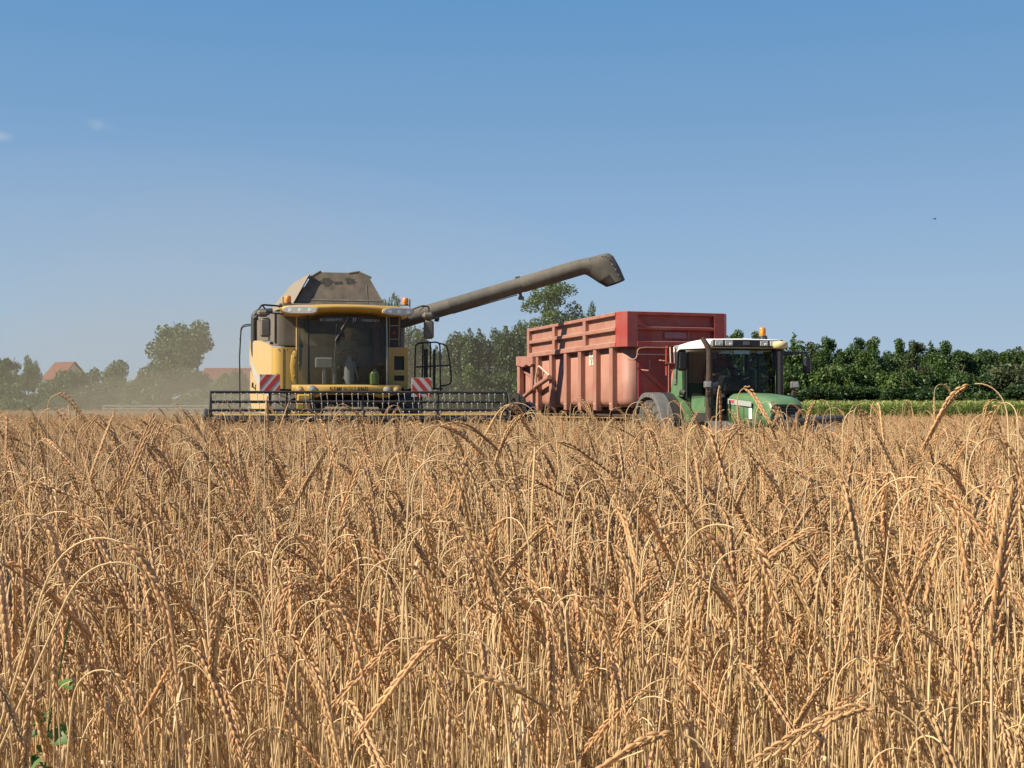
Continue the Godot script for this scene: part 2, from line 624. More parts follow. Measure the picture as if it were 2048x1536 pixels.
	if leafy:
		for q in (1 if r.randf() < 0.45 else 0):
			var h := r.randf_range(0.22, 0.78) * rise
			var az := r.randf_range(0, TAU)
			var out := Vector3(cos(az), 0, sin(az))
			var lp := Vector3(sin(lean), cos(lean), 0) * h
			var lt := r.randf_range(0.75, 1.2)
			leaves.col = Color(0.66 * lt, 0.465 * lt, 0.27 * lt)
			var th := r.randf_range(0.3, 0.9)
			var turn := r.randf_range(7.0, 17.0)
			var tw := r.randf_range(-12.0, 12.0)
			var L := r.randf_range(0.10, 0.22)
			var rings := []
			for i in 8:
				var t := i / 7.0
				var wid := 0.0044 * (1.0 - t * t * 0.85)
				var d := out * sin(th) + Vector3.UP * cos(th)
				var sd := d.cross(Vector3.UP).normalized()
				var up2 := sd.cross(d)
				var wv := sd * cos(tw * t) + up2 * sin(tw * t)
				rings.append([lp - wv * wid, lp + up2 * wid * 0.35, lp + wv * wid])
				lp += d * L / 7.0
				th = minf(th + turn * L / 7.0, 2.95)
			leaves.loft(rings, false)
	return [stem, ear, leaves, crest]


func broken_straw(r: RandomNumberGenerator, upright: bool) -> Array:
	var g := Geo.new()
	var t := r.randf_range(0.9, 1.12)
	g.col = Color(0.66 * t, 0.47 * t, 0.265 * t)
	var h := r.randf_range(0.55, 0.95)
	var k := Vector3(r.randf_range(0.02, 0.16), h, r.randf_range(-0.06, 0.06))
	if upright:
		k = Vector3(r.randf_range(-0.03, 0.09), r.randf_range(0.85, 1.12), r.randf_range(-0.03, 0.03))
	var e := k + Vector3(r.randf_range(0.10, 0.30), r.randf_range(-0.30, 0.05), r.randf_range(-0.1, 0.1))
	if upright:
		e = k + Vector3(r.randf_range(-0.04, 0.06), r.randf_range(-0.05, 0.04), 0)
	g.tube([Vector3.ZERO, k * 0.5 + Vector3(0.01, 0, 0), k, k + (e - k) * 0.06, e], [0.0019, 0.0018, 0.0017, 0.0012, 0.0014], 5, false)
	var ear := Geo.new()                                   # a rag of sheath hangs where it broke
	ear.col = Color(0.50 * t, 0.35 * t, 0.19 * t)
	var rings := []
	var p := k
	for i in 6:
		var w := 0.0022 * (1.0 - i / 6.5)
		rings.append([p + Vector3(-w, 0, w * sin(i * 1.1)), p + Vector3(w, 0, -w * sin(i * 1.1))])
		p += Vector3(0.012 * sin(i * 0.8), -0.022, 0.008)
	ear.loft(rings, false)
	return [g, ear, Geo.new(), k]


# rectangles in the plan that machines and the mown strip take up: (frame, x0, x1, z0, z1)
var bare := []


func is_bare(p: Vector3) -> bool:
	for b in bare:
		var q: Vector3 = b[0] * p
		if q.x > b[1] and q.x < b[2] and q.z > b[3] and q.z < b[4]:
			return true
	return false


func build_wheat() -> void:
	var r := RandomNumberGenerator.new()
	r.seed = 991
	for e in [[COMBINE, -3.75, 3.75, -60.0, 2.75], [TRACTOR, -1.55, 1.55, -3.4, 2.35], [TRAILER, -1.45, 1.45, -7.4, 1.6], [TRAILER, -3.0, 6.0, -60.0, -4.0]]:
		bare.append([e[0].affine_inverse(), e[1], e[2], e[3], e[4]])
	# ---- the kinds of stalk
	var kinds := []
	for k in 30:
		var bend: float = r.randf_range(140, 168) if k % 3 else r.randf_range(160, 176)
		if k == 14 or k == 22:
			bend = r.randf_range(12, 24)
		if k == 9:
			bend = 118
		kinds.append(stalk(r, r.randf_range(1.17, 1.31), bend, r.randf_range(0.125, 0.18), r.randf_range(-0.04, 0.09), true, r.randf_range(0.085, 0.16) if k % 5 else r.randf_range(0.2, 0.28), r.randf_range(0.82, 1.02)))
	for k in 9:                                           # broken straws: kinked, the ear lost
		kinds.append(broken_straw(r, k > 3))
	var whole := []
	var buf := []
	for k in kinds:
		var g := Geo.new()
		for j in 3:
			g.add(k[j])
		whole.append(g.mesh())
		buf.append(PackedFloat32Array())
	# ---- single stalks: the ones that stand out in the picture, each shaped for its place
	# where the bend shows, how far away, which way it nods (0 right, 180 left, 90 away), how far it turns, lean, length of ear, length of bend
	var hero := [
		[1950, 769, 2.35, 180, 150, 0.03, 0.165, 0.24, "tallest wheat stalk, its bowed ear arching left above the maize", 1.2],
		[2031, 962, 1.12, 20, 10, 0.0, 0.15, 0.10, "thick pale upright wheat ear at the right edge of the view", 1.1],
		[1036, 808, 3.6, 180, 145, 0.10, 0.16, 0.26, "wheat stalk arching left in front of the trailer's rear corner", 1.15],
		[1062, 826, 3.3, 180, 155, 0.06, 0.17, 0.28, "wheat stalk bowing left just under the taller arch before the trailer", 1.1],
		[878, 852, 3.1, 8, 130, 0.04, 0.16, 0.27, "wheat stalk bowing right beneath the yellow beam of the header", 1.1],
		[905, 846, 3.2, 25, 125, 0.05, 0.17, 0.30, "dark ear bowing right behind a paler one beneath the header", 1.1],
		[1452, 862, 3.0, 5, 150, 0.02, 0.17, 0.26, "long wheat ear bowing right in front of the tractor bonnet", 1.15],
		[1845, 928, 2.5, 182, 176, -0.12, 0.155, 0.10, "ear hanging straight down from a sharp bend of its leaning straw", 1.0],
		[474, 1184, 1.75, 185, 172, 0.06, 0.15, 0.15, "fat golden ear curled over to the left on a pale straw", 1.2],
		[207, 1078, 1.7, 0, 142, 0.32, 0.17, 0.30, "long straw sweeping right into a heavy knobbly ear", 1.2],
		[240, 1128, 1.6, 4, 150, 0.40, 0.17, 0.26, "second long straw sweeping right, lower than its neighbour", 1.15],
		[52, 1034, 1.9, 5, 160, 0.06, 0.15, 0.16, "bowed ear nodding right near the left edge of the view", 1.1],
		[410, 905, 2.6, 10, 150, 0.05, 0.17, 0.20, "dark brown ear hanging right in the left half of the field", 1.15],
		[700, 985, 2.3, 8, 168, 0.03, 0.16, 0.18, "pale ear bent sharply over beneath the cab of the combine", 1.15],
		[726, 905, 2.6, 0, 20, -0.03, 0.16, 0.12, "upright wheat ear standing beneath the windscreen of the combine", 1.15],
		[655, 898, 2.8, 0, 24, 0.10, 0.15, 0.12, "slim upright ear leaning right, beneath the feeder of the combine", 1.0],
		[1132, 1046, 2.1, 184, 138, 0.05, 0.15, 0.22, "ear drooping left on a wide arch right of the field's middle", 1.1],
		[1200, 962, 2.3, 6, 155, 0.05, 0.17, 0.20, "heavy ear bowing right below the trailer's front wheel", 1.2],
		[905, 1333, 1.35, 190, 98, -0.50, 0.13, 0.18, "pale ear lying almost level in the lower middle of the field", 1.0],
		[1342, 1464, 1.22, 180, 118, 0.10, 0.125, 0.15, "small yellow ear bowed left at the bottom of the view", 1.0],
		[1750, 1420, 1.3, 182, 112, 0.12, 0.16, 0.22, "reddish ear reaching left, low at the right of the view", 1.05],
		[1640, 1066, 2.0, 182, 120, 0.08, 0.15, 0.20, "ear reaching left from a straw that leans right", 1.05],
		[925, 1272, 1.45, 188, 135, 0.10, 0.17, 0.20, "long ear sloping down left in the lower middle of the field", 1.1],
		[1480, 1105, 1.9, 10, 160, 0.06, 0.16, 0.20, "wheat ear bowing right in the right half of the field", 1.1],
		[1115, 885, 2.9, 8, 125, 0.02, 0.16, 0.24, "dark ear bowing right below the middle of the trailer", 1.1],
		[795, 1120, 1.9, 6, 158, 0.12, 0.17, 0.20, "wheat ear bowing right in the lower left of the field's middle", 1.1],
		[1640, 800, 4.2, 178, 165, 0.03, 0.14, 0.15, "slim wheat arch just right of the tractor's front", 1.0],
		[1985, 800, 4.6, 184, 165, 0.02, 0.13, 0.14, "slim wheat arch against the maize under the tallest stalk", 1.0],
		[1885, 770, 6.0, 10, 150, 0.02, 0.13, 0.16, "thin high arch against the dark wood left of the tallest stalk", 1.0],
	]
	for h in hero:
		var d: float = h[2]
		var g := stalk(r, up(h[1], d), h[4], h[6], h[5], false, h[7] * 0.85, h[9] * 0.92)
		var o := thing("wheat_stalk", h[8], "wheat stalk", Vector3(0, 0, 0))
		put_stalk(o, g)
		o.rotation.y = deg_to_rad(h[3])
		var tip: Vector3 = g[3]
		var off := o.basis * Vector3(tip.x, 0, tip.z)
		o.position = Vector3(at(h[0], d) - off.x, 0, -d - off.z)
	# ---- the other stalks nearest to the camera, single too; then the field
	var near: Array = []
	var protos := []
	for k in kinds.size():
		protos.append(null)
	var rings := [[1.25, 1.75, 14.0], [1.75, 3.0, 520.0], [3.0, 6.0, 460.0], [6.0, 10.0, 330.0], [10.0, 16.0, 210.0], [16.0, 28.0, 120.0], [28.0, 50.0, 62.0], [50.0, 96.0, 24.0]]
	var patch := FastNoiseLite.new()
	patch.seed = 4
	patch.frequency = 0.16
	var single := 0
	for ring in rings:
		var z0: float = ring[0]
		var z1: float = ring[1]
		var wide := 0.52 * z1 + 1.3
		var count := int(2.0 * wide * (z1 - z0) * ring[2])
		for i in count:
			var z := r.randf_range(z0, z1)
			var x := r.randf_range(-wide, wide)
			var kind := r.randi_range(0, kinds.size() - 1)
			if (kind == 14 or kind == 22) and (r.randf() < 0.5 or z < 2.4):
				kind = 2
			var az: float
			# most ears nod with the wind, to the right of the view; the rest anywhere
			if r.randf() < (0.66 if x < 0.1 * z else 0.40):
				az = r.randfn(0.0, 0.75)
			else:
				az = r.randf_range(0, TAU)
			var hgt := (0.99 if z < 9.0 else 0.965) + (0.062 if z < 11.0 else 0.040) * r.randfn() + 0.05 * patch.get_noise_2d(x, z)
			if r.randf() < (0.11 if z < 11.0 else 0.03):
				hgt += r.randf_range(0.03, 0.22)
			if r.randf() < 0.10:
				hgt -= r.randf_range(0.08, 0.30)
			hgt = clampf(hgt, 0.55, 1.27)
			var lean_x := r.randfn() * (0.066 if z < 3.5 else 0.046)
			var lean_z := r.randfn() * (0.066 if z < 3.5 else 0.046)
			var tone := r.randf_range(0.80, 1.14)
			var warm := r.randf_range(0.965, 1.035)
			if absf(x) > 0.50 * z + 1.2:
				continue
			var pos := Vector3(x, 0, -z)
			if z > 44.0 and x > 0.15 * z:
				continue
			if z > 15.0 and is_bare(pos):
				continue
			var bas := (Basis(Vector3.RIGHT, lean_x) * Basis(Vector3.BACK, lean_z) * Basis(Vector3.UP, az)).scaled_local(Vector3(hgt * 0.5 + 0.5, hgt, hgt * 0.5 + 0.5))
			if z < 2.15 and absf(x) < 0.44 * z and single < 266:
				single += 1
				if protos[kind] == null:
					protos[kind] = thing("wheat_stalk", NEAR_STALK, "wheat stalk", pos, 0.0, "wheat stalks in the nearest rows")
					put_stalk(protos[kind], kinds[kind])
					protos[kind].transform = Transform3D(bas, pos)
				else:
					var cp: Node3D = protos[kind].duplicate()
					cp.name = numbered("wheat_stalk")
					add_child(cp, true)
					cp.transform = Transform3D(bas, pos)
				continue
			buf[kind].append_array(PackedFloat32Array([bas.x.x, bas.y.x, bas.z.x, pos.x, bas.x.y, bas.y.y, bas.z.y, pos.y, bas.x.z, bas.y.z, bas.z.z, pos.z, tone * warm, tone, tone / warm, 1.0]))
	var field := Node3D.new()
	field.name = "wheat_field"
	add_child(field)
	tag(field, "broad field of ripe tan spelt wheat with nodding ears filling the foreground", "wheat field", "", "stuff")
	for k in kinds.size():
		var mm := MultiMesh.new()
		mm.transform_format = MultiMesh.TRANSFORM_3D
		mm.use_colors = true
		mm.mesh = whole[k]
		mm.instance_count = buf[k].size() / 16
		mm.buffer = buf[k]
		var o := MultiMeshInstance3D.new()
		o.name = "wheat_stalks" if k == 0 else "wheat_stalks_%03d" % k
		o.multimesh = mm
		o.material_override = mats.straw
		o.set_meta("kind", "stuff")
		field.add_child(o, true)


const NEAR_STALK := "ripe tan wheat stalk in the nearest rows, among many alike"


func put_stalk(o: Node3D, g: Array) -> void:
	part("stem", g[0], mats.straw, o)
	part("ear" if g[2].v.size() > 0 or g[1].v.size() > 200 else "torn_sheath", g[1], mats.straw, o)
	if g[2].v.size() > 0:
		part("leaves", g[2], mats.straw, o)


# a bindweed climbing the straws at the lower left
func build_weed() -> void:
	var r := RandomNumberGenerator.new()
	r.seed = 31
	var d := 1.9
	var o := thing("weed_plant", "green leafy weed climbing among the straws at the lower left", "weed", Vector3(at(50, d), 0, -d))
	var stem := Geo.new()
	var pts := []
	for i in 16:
		pts.append(Vector3(0.020 * sin(i * 0.9) + 0.004 * i, 0.085 * i, 0.015 * cos(i * 0.8)))
	stem.col = Color(0.10, 0.17, 0.05)
	stem.tube(pts, 0.0017, 5, false)
	part("stem", stem, mats.leafy, o)
	for i in 30:
		var k := r.randf_range(8.0, 14.0)
		var b: Vector3 = pts[int(k)]
		if int(k) < 15:
			b = b.lerp(pts[int(k) + 1], k - int(k))
		var az := r.randf_range(0, TAU)
		var out := Vector3(cos(az), r.randf_range(-1.3, 0.2), sin(az)).normalized()
		var sd := out.cross(Vector3(r.randfn(), r.randfn(), r.randfn())).normalized()
		var nn := sd.cross(out)
		var L := r.randf_range(0.020, 0.036)
		var W := L * r.randf_range(0.36, 0.50)
		var g := Geo.new()
		var t := r.randf_range(0.8, 1.25)
		g.col = Color(0.075 * t, 0.155 * t, 0.032 * t)
		var st := b + out * 0.015
		g.rod(b, st, 0.0007, 4)
		var rings := []
		for q in [[0.0, 0.15], [0.12, 0.95], [0.35, 0.9], [0.65, 0.6], [0.88, 0.25], [1.0, 0.02]]:
			var m: Vector3 = st + out * L * q[0] - nn * L * 0.28 * q[0] * q[0]
			rings.append([m - sd * W * q[1] + nn * W * 0.25 * q[1], m, m + sd * W * q[1] + nn * W * 0.25 * q[1]])
		g.loft(rings, false)
		part("leaf", g, mats.leafy, o)


# ---------------------------------------------------------------- trees, shrubs, houses, maize
# crown shapes: puffs (centre, radii) filled with leaf sprays; unit height 1 from the ground, unit width 1
func crown_mesh(sd: int, style: String, leaves: int, leaf: float) -> ArrayMesh:
	var r := RandomNumberGenerator.new()
	r.seed = sd
	var puffs := []
	if style == "poplar":                                 # narrow, many upright tips
		for i in 13:
			var h := r.randf_range(0.08, 0.82)
			var w := 0.38 * (1.0 - maxf(0.0, h - 0.55) * 1.0)
			var a := r.randf_range(0, TAU)
			var q := w * sqrt(r.randf()) * 0.8
			puffs.append([Vector3(cos(a) * q, h, sin(a) * q), Vector3(0.20, 0.14, 0.20) * r.randf_range(0.8, 1.2)])
		for i in 6:
			var a := r.randf_range(0, TAU)
			var q := r.randf_range(0.0, 0.30)
			var h := 0.91 - q * 0.40 + r.randf_range(-0.05, 0.05)
			puffs.append([Vector3(cos(a) * q, h, sin(a) * q), Vector3(0.075, 0.10, 0.075) * r.randf_range(0.8, 1.2)])
	elif style == "wood":                                 # tall dome with a ragged, tufted top
		for i in 22:
			var dv := Vector3(r.randfn(), r.randfn(), r.randfn()).normalized() * pow(r.randf(), 0.4)
			var ce := Vector3(dv.x * 0.38, 0.47 + dv.y * 0.38, dv.z * 0.38)
			puffs.append([ce, Vector3(0.17, 0.095, 0.17) * r.randf_range(0.7, 1.25)])
		for i in 7:
			var a := r.randf_range(0, TAU)
			var q := r.randf_range(0.0, 0.34)
			puffs.append([Vector3(cos(a) * q, 0.90 - q * q * 1.1 + r.randf_range(-0.06, 0.05), sin(a) * q), Vector3(0.10, 0.055, 0.10) * r.randf_range(0.7, 1.3)])
	elif style == "round":
		for i in 26:
			var dv := Vector3(r.randfn(), r.randfn() * 0.9, r.randfn()).normalized() * pow(r.randf(), 0.45)
			var ce := Vector3(dv.x * 0.40, 0.60 + dv.y * 0.31, dv.z * 0.40)
			puffs.append([ce, Vector3(0.135, 0.095, 0.135) * r.randf_range(0.75, 1.3)])
	elif style == "open":                                 # spreading, with gaps between the boughs
		for i in 64:
			var a := i * 2.399 + r.randf_range(-0.3, 0.3)
			var h := r.randf_range(0.40, 0.97)
			var w := 0.47 * sqrt(maxf(0.02, 1.0 - pow((h - 0.58) / 0.41, 2.0)))
			var q := w * sqrt(r.randf_range(0.05, 1.0))
			puffs.append([Vector3(cos(a) * q, h, sin(a) * q), Vector3(0.105, 0.050, 0.105) * r.randf_range(0.7, 1.3)])
	else:                                                 # shrub, leafy to the ground
		for i in 20:
			var a := r.randf_range(0, TAU)
			var h := r.randf_range(0.06, 0.84)
			var q := 0.42 * sqrt(1.0 - h * h * 0.9) * sqrt(r.randf())
			puffs.append([Vector3(cos(a) * q, h, sin(a) * q), Vector3(0.17, 0.15, 0.17) * r.randf_range(0.7, 1.25)])
	var v := PackedVector3Array()
	var nn := PackedVector3Array()
	var c := PackedColorArray()
	var vol := 0.0
	for p in puffs:
		vol += p[1].x * p[1].x
	for p in puffs:
		var m := int(leaves * p[1].x * p[1].x / vol)
		var tint := r.randf_range(0.78, 1.22)
		for i in m:
			var dv := Vector3(r.randfn(), r.randfn(), r.randfn()).normalized() * pow(r.randf(), 0.36)
			var ce: Vector3 = p[0] + dv * p[1] * 1.05
			if ce.y < 0.01:
				continue
			var s := leaf * r.randf_range(0.55, 1.35)
			var ax := Vector3(r.randfn(), r.randfn() + (0.9 if style == "poplar" else 0.0), r.randfn()).normalized()
			var sd2 := ax.cross(Vector3(r.randfn(), r.randfn(), r.randfn())).normalized()
			var n1 := ax.cross(sd2)
			# width and height units differ; keep sprays about as tall as wide
			var a1 := ax * s
			var b1 := sd2 * s * 0.62
			a1.y *= aspect
			b1.y *= aspect
			v.append_array(PackedVector3Array([ce - a1, ce - b1, ce + a1 * 0.9 + n1 * s * 0.2, ce - a1, ce + a1 * 0.9 + n1 * s * 0.2, ce + b1]))
			nn.append_array(PackedVector3Array([n1, n1, n1, n1, n1, n1]))
			var t := tint * r.randf_range(0.72, 1.3)
			var col := Color(t * r.randf_range(0.9, 1.12), t, t * r.randf_range(0.85, 1.1))
			c.append_array(PackedColorArray([col, col, col, col, col, col]))
	var a := []
	a.resize(Mesh.ARRAY_MAX)
	a[Mesh.ARRAY_VERTEX] = v
	a[Mesh.ARRAY_COLOR] = c
	for i in range(0, v.size(), 3):
		var f := (v[i + 2] - v[i]).cross(v[i + 1] - v[i])
		f = f.normalized() if f.length() > 0 else Vector3.UP
		for k in 3:
			nn[i + k] = f
	a[Mesh.ARRAY_NORMAL] = nn
	var me := ArrayMesh.new()
	me.add_surface_from_arrays(Mesh.PRIMITIVE_TRIANGLES, a)
	return me


var aspect := 1.0
var crowns := {}


func trunk_mesh(sd: int, spread: float) -> ArrayMesh:
	var r := RandomNumberGenerator.new()
	r.seed = sd
	var g := Geo.new()
	var top := Vector3(r.randf_range(-0.03, 0.03), 0.80, r.randf_range(-0.03, 0.03))
	g.tube([Vector3(0, -0.02, 0), Vector3(0.004, 0.2, 0), Vector3(-0.004, 0.45, 0.004), top], [0.052, 0.036, 0.026, 0.006], 7, false)
	for i in 9:
		var h := r.randf_range(0.25, 0.7)
		var a := i * 2.4
		var out := Vector3(cos(a), 0, sin(a)) * spread * r.randf_range(0.5, 1.0)
		g.tube([Vector3(0, h, 0), Vector3(out.x * 0.5, h + 0.08, out.z * 0.5), Vector3(out.x, h + 0.2, out.z)], [0.014, 0.009, 0.003], 5, false)
	return g.mesh()


func tree(called: String, label: String, category: String, style: String, leaf: String, px: float, top: float, d: float, wide_px: float, sd: int, group := "", dense := 1.0) -> void:
	var h := up(top, d) * (1.05 if style == "round" or style == "wood" else 1.0)
	var w := wide_px * d / FOCAL
	var o := thing(called, label, category, Vector3(at(px, d), 0, -d), rng.randf_range(0, 360), group)
	var key := "%s%d_%d" % [style, sd % 3, int(dense * 10)]
	if not crowns.has(key):
		aspect = {"poplar": 0.32, "wood": 0.45, "round": 0.75, "open": 0.52, "shrub": 0.9}[style]
		var many: int = {"poplar": 4200, "wood": 10000, "round": 6500, "open": 5200, "shrub": 3600}[style]
		var size: float = {"poplar": 0.050, "wood": 0.029, "round": 0.027, "open": 0.027, "shrub": 0.036}[style]
		crowns[key] = [crown_mesh(hash(key) % 100000, style, int(many * dense), size / sqrt(dense)), trunk_mesh(hash(key) % 1000, 0.3)]
	var size3 := Transform3D(Basis.from_scale(Vector3(w, h, w)), Vector3.ZERO)
	part("trunk", crowns[key][1], mats.bark, o, Transform3D(Basis.from_scale(Vector3(minf(w, h * 0.5), h * (0.5 if style == "shrub" else 1.0), minf(w, h * 0.5))), Vector3.ZERO))
	part("crown", crowns[key][0], mats[leaf], o, size3)


const ORD := ["first", "second", "third", "fourth", "fifth", "sixth", "seventh", "eighth", "ninth", "tenth", "eleventh", "twelfth", "thirteenth", "fourteenth", "fifteenth", "sixteenth", "seventeenth", "eighteenth", "nineteenth", "twentieth", "twenty-first", "twenty-second", "twenty-third", "twenty-fourth"]


func build_trees() -> void:
	var k := 0
	# the wood on the right: front row of tall trees, (place, top)
	var wood := [[1440, 668], [1474, 664], [1496, 670], [1516, 668], [1552, 682], [1588, 673], [1624, 686], [1656, 675], [1690, 681], [1718, 679], [1746, 676], [1772, 698], [1800, 680], [1832, 682], [1862, 687], [1893, 684], [1925, 699], [1955, 692], [1985, 706], [2014, 699], [2037, 688], [2075, 680], [2120, 690]]
	var leafs := ["leaf_mid", "leaf_mid", "leaf_wood", "leaf_mid", "leaf_wood", "leaf_mid", "leaf_olive"]
	for e in wood:
		tree("wood_tree", "dense green tree, %s from the left in the tall row behind the maize" % ORD[k], "tree", ["wood", "wood", "round", "wood", "wood", "poplar", "wood", "wood", "round"][k % 9], leafs[k % 7], e[0], 683.0 + (e[1] - 683.0) * 1.1, 150.0 + 5.0 * sin(k * 2.3), rng.randf_range(72, 94), k, "trees of the wood behind the maize", 1.0)
		k += 1
	for e in [[1150, 700], [1210, 692], [1270, 698], [1330, 690], [1390, 695]]:
		tree("wood_tree", "dense green tree %s" % {1150: "behind the tipping trailer's rear half", 1210: "behind the middle of the tipping trailer", 1270: "behind the tipping trailer's front corner", 1330: "between tipping trailer and tractor, far behind", 1390: "far behind the tractor's rear window"}[e[0]], "tree", "wood", "leaf_mid", e[0], e[1], 150.0, 84, e[0], "trees of the wood behind the maize", 1.0)
	# darker second rank that closes the gaps
	k = 0
	for i in 15:
		var px := 1430.0 + i * 47.0
		tree("wood_tree", "dark tree in the second rank of the wood, %s from the left" % ORD[k], "tree", "round", "leaf_wood", px, 699.0 + 8.0 * sin(i * 1.9), 168.0, 100.0, k + 1, "trees of the wood behind the maize", 1.0)
		k += 1
	# lower growth at the wood's edge
	var low := [[1455, 725, 90, "leaf_mid"], [1530, 738, 96, "leaf_wood"], [1600, 722, 92, "leaf_mid"], [1655, 726, 70, "leaf_light"], [1702, 720, 84, "leaf_mid"], [1745, 745, 80, "leaf_wood"], [1783, 738, 62, "leaf_light"], [1822, 730, 76, "leaf_mid"], [1862, 742, 80, "leaf_wood"], [1905, 734, 84, "leaf_mid"], [1955, 738, 84, "leaf_wood"], [2022, 720, 110, "leaf_willow"], [2085, 730, 100, "leaf_mid"], [1560, 764, 100, "leaf_wood"], [1630, 768, 104, "leaf_dark"], [1690, 770, 104, "leaf_wood"], [1755, 766, 100, "leaf_dark"], [1815, 770, 104, "leaf_dark"], [1880, 768, 104, "leaf_wood"], [1940, 764, 100, "leaf_dark"], [2000, 770, 100, "leaf_dark"], [2060, 768, 110, "leaf_dark"]]
	k = 0
	for e in low:
		var nm: String = {"leaf_light": "light green leafy shrub", "leaf_mid": "green leafy shrub", "leaf_dark": "dark low shrub", "leaf_wood": "deep green shrub", "leaf_willow": "greyish green willow bush"}[e[3]]
		tree("edge_shrub", "%s, %s along the foot of the wood behind the maize" % [nm, ORD[k]] if e[3] != "leaf_willow" else "greyish green willow bush before the wood at the right edge", "shrub", "shrub", e[3], e[0], e[1], 142.0 - (3.0 if e[1] > 765 else 0.0) + 2.0 * sin(k * 1.7), e[2] * 1.15, k, "shrubs along the foot of the wood", 1.0)
		k += 1
	# silvery young poplars between the machines
	var pop := [[812, 646, 44], [838, 652, 40], [868, 690, 36], [903, 659, 44], [926, 664, 42], [945, 654, 44], [970, 662, 44], [992, 656, 40], [1008, 650, 42], [1026, 643, 44], [1046, 640, 40], [1068, 655, 44], [1092, 660, 44], [880, 700, 40]]
	k = 0
	for e in pop:
		tree("poplar_tree", "silvery green young poplar, %s from the left between combine and trailer" % ORD[k] if k < 11 else "silvery green young poplar behind the %s" % ["trailer's rear end", "middle of the trailer", "auger of the combine"][k - 11], "tree", "poplar", "leaf_poplar" if k % 3 else "leaf_poplar_pale", e[0], e[1], 92.0 + 3.0 * sin(k * 2.1), e[2] * 1.6, k, "young poplars between the machines", 1.8)
		k += 1
	var sh := [[800, 742, 60], [850, 748, 62], [893, 735, 66], [940, 722, 60], [985, 742, 64], [1030, 735, 62], [1085, 742, 70], [870, 775, 70], [930, 770, 70], [1000, 772, 70], [1050, 778, 60]]
	k = 0
	for e in sh:
		tree("hedge_shrub", "bright green shrub, %s from the left beneath the young poplars" % ORD[k], "shrub", "shrub", ["leaf_mid", "leaf_light", "leaf_mid", "leaf_light", "leaf_olive", "leaf_mid", "leaf_mid", "leaf_dark", "leaf_dark", "leaf_dark", "leaf_mid"][k], e[0], e[1], 87.0 - (2.0 if k > 6 else 0.0), e[2] * 1.2, k, "shrubs beneath the young poplars", 1.2)
		k += 1
	# trees that stand alone
	tree("ash_tree", "large spreading open crowned tree behind the trailer under the auger spout", "tree", "open", "leaf_ash", 1112, 565, 122.0, 164, 2, "", 2.2)
	tree("small_tree", "smaller bluish tree right of the large open tree, above the trailer", "tree", "round", "leaf_poplar", 1180, 606, 130.0, 56, 3)
	tree("thin_tree", "thin sparse tree top showing behind the combine's grain tank", "tree", "open", "leaf_poplar", 784, 582, 108.0, 52, 1, "", 0.4)
	# the left side, in the dust
	tree("round_tree", "dense oval tree, tallest on the left, standing in the dust cloud", "tree", "round", "leaf_mid", 366, 628, 112.0, 152, 4, "", 1.6)
	tree("far_tree", "broad round tree at the far left edge of the view", "tree", "round", "leaf_mid", 14, 704, 150.0, 84, 5)
	tree("far_tree", "round tree second from the left edge, beside the gabled house", "tree", "round", "leaf_mid", 56, 711, 148.0, 52, 6)
	var bush := [[-60, 730, 90, "at the left edge outside the house"], [20, 762, 90, "lowest at the far left"], [88, 755, 54, "left of the white house wall"], [114, 744, 44, "close before the gabled house"], [80, 782, 66, "under the white house wall"], [140, 729, 62, "right in front of the gabled house"], [186, 729, 50, "right of the gabled house"], [236, 713, 62, "with a pointed top between house and tall tree"], [262, 752, 60, "before the pointed bush"], [305, 714, 60, "leaning on the tall dusty tree's left"], [185, 765, 80, "low before the gabled house"], [328, 766, 80, "under the tall dusty tree"], [392, 772, 56, "at the right foot of the tall dusty tree"], [452, 741, 66, "before the long red roof"], [475, 731, 40, "beside the combine's left ladder"], [240, 785, 90, "low in the thickest dust"], [130, 786, 90, "low at the left behind the wheat"], [30, 792, 90, "at the bottom left behind the wheat"], [430, 790, 60, "low by the pale barn wall"], [348, 718, 90, "hiding the tall dusty tree's trunk"], [388, 728, 80, "right behind the tall dusty tree's foot"], [540, 760, 90, "behind the combine's body"], [640, 745, 100, "behind the combine's cab"], [720, 750, 90, "behind the combine's right side"]]
	k = 0
	for e in bush:
		tree("bush", "dusty green bush %s" % e[3], "bush", "shrub", ["leaf_mid", "leaf_mid", "leaf_olive", "leaf_mid"][k % 4], e[0], e[1], 108.0 + 6.0 * sin(k * 1.3) - (6.0 if e[1] > 760 else 0.0), e[2] * 1.25, k, "bushes in the dust on the left", 1.2)
		k += 1


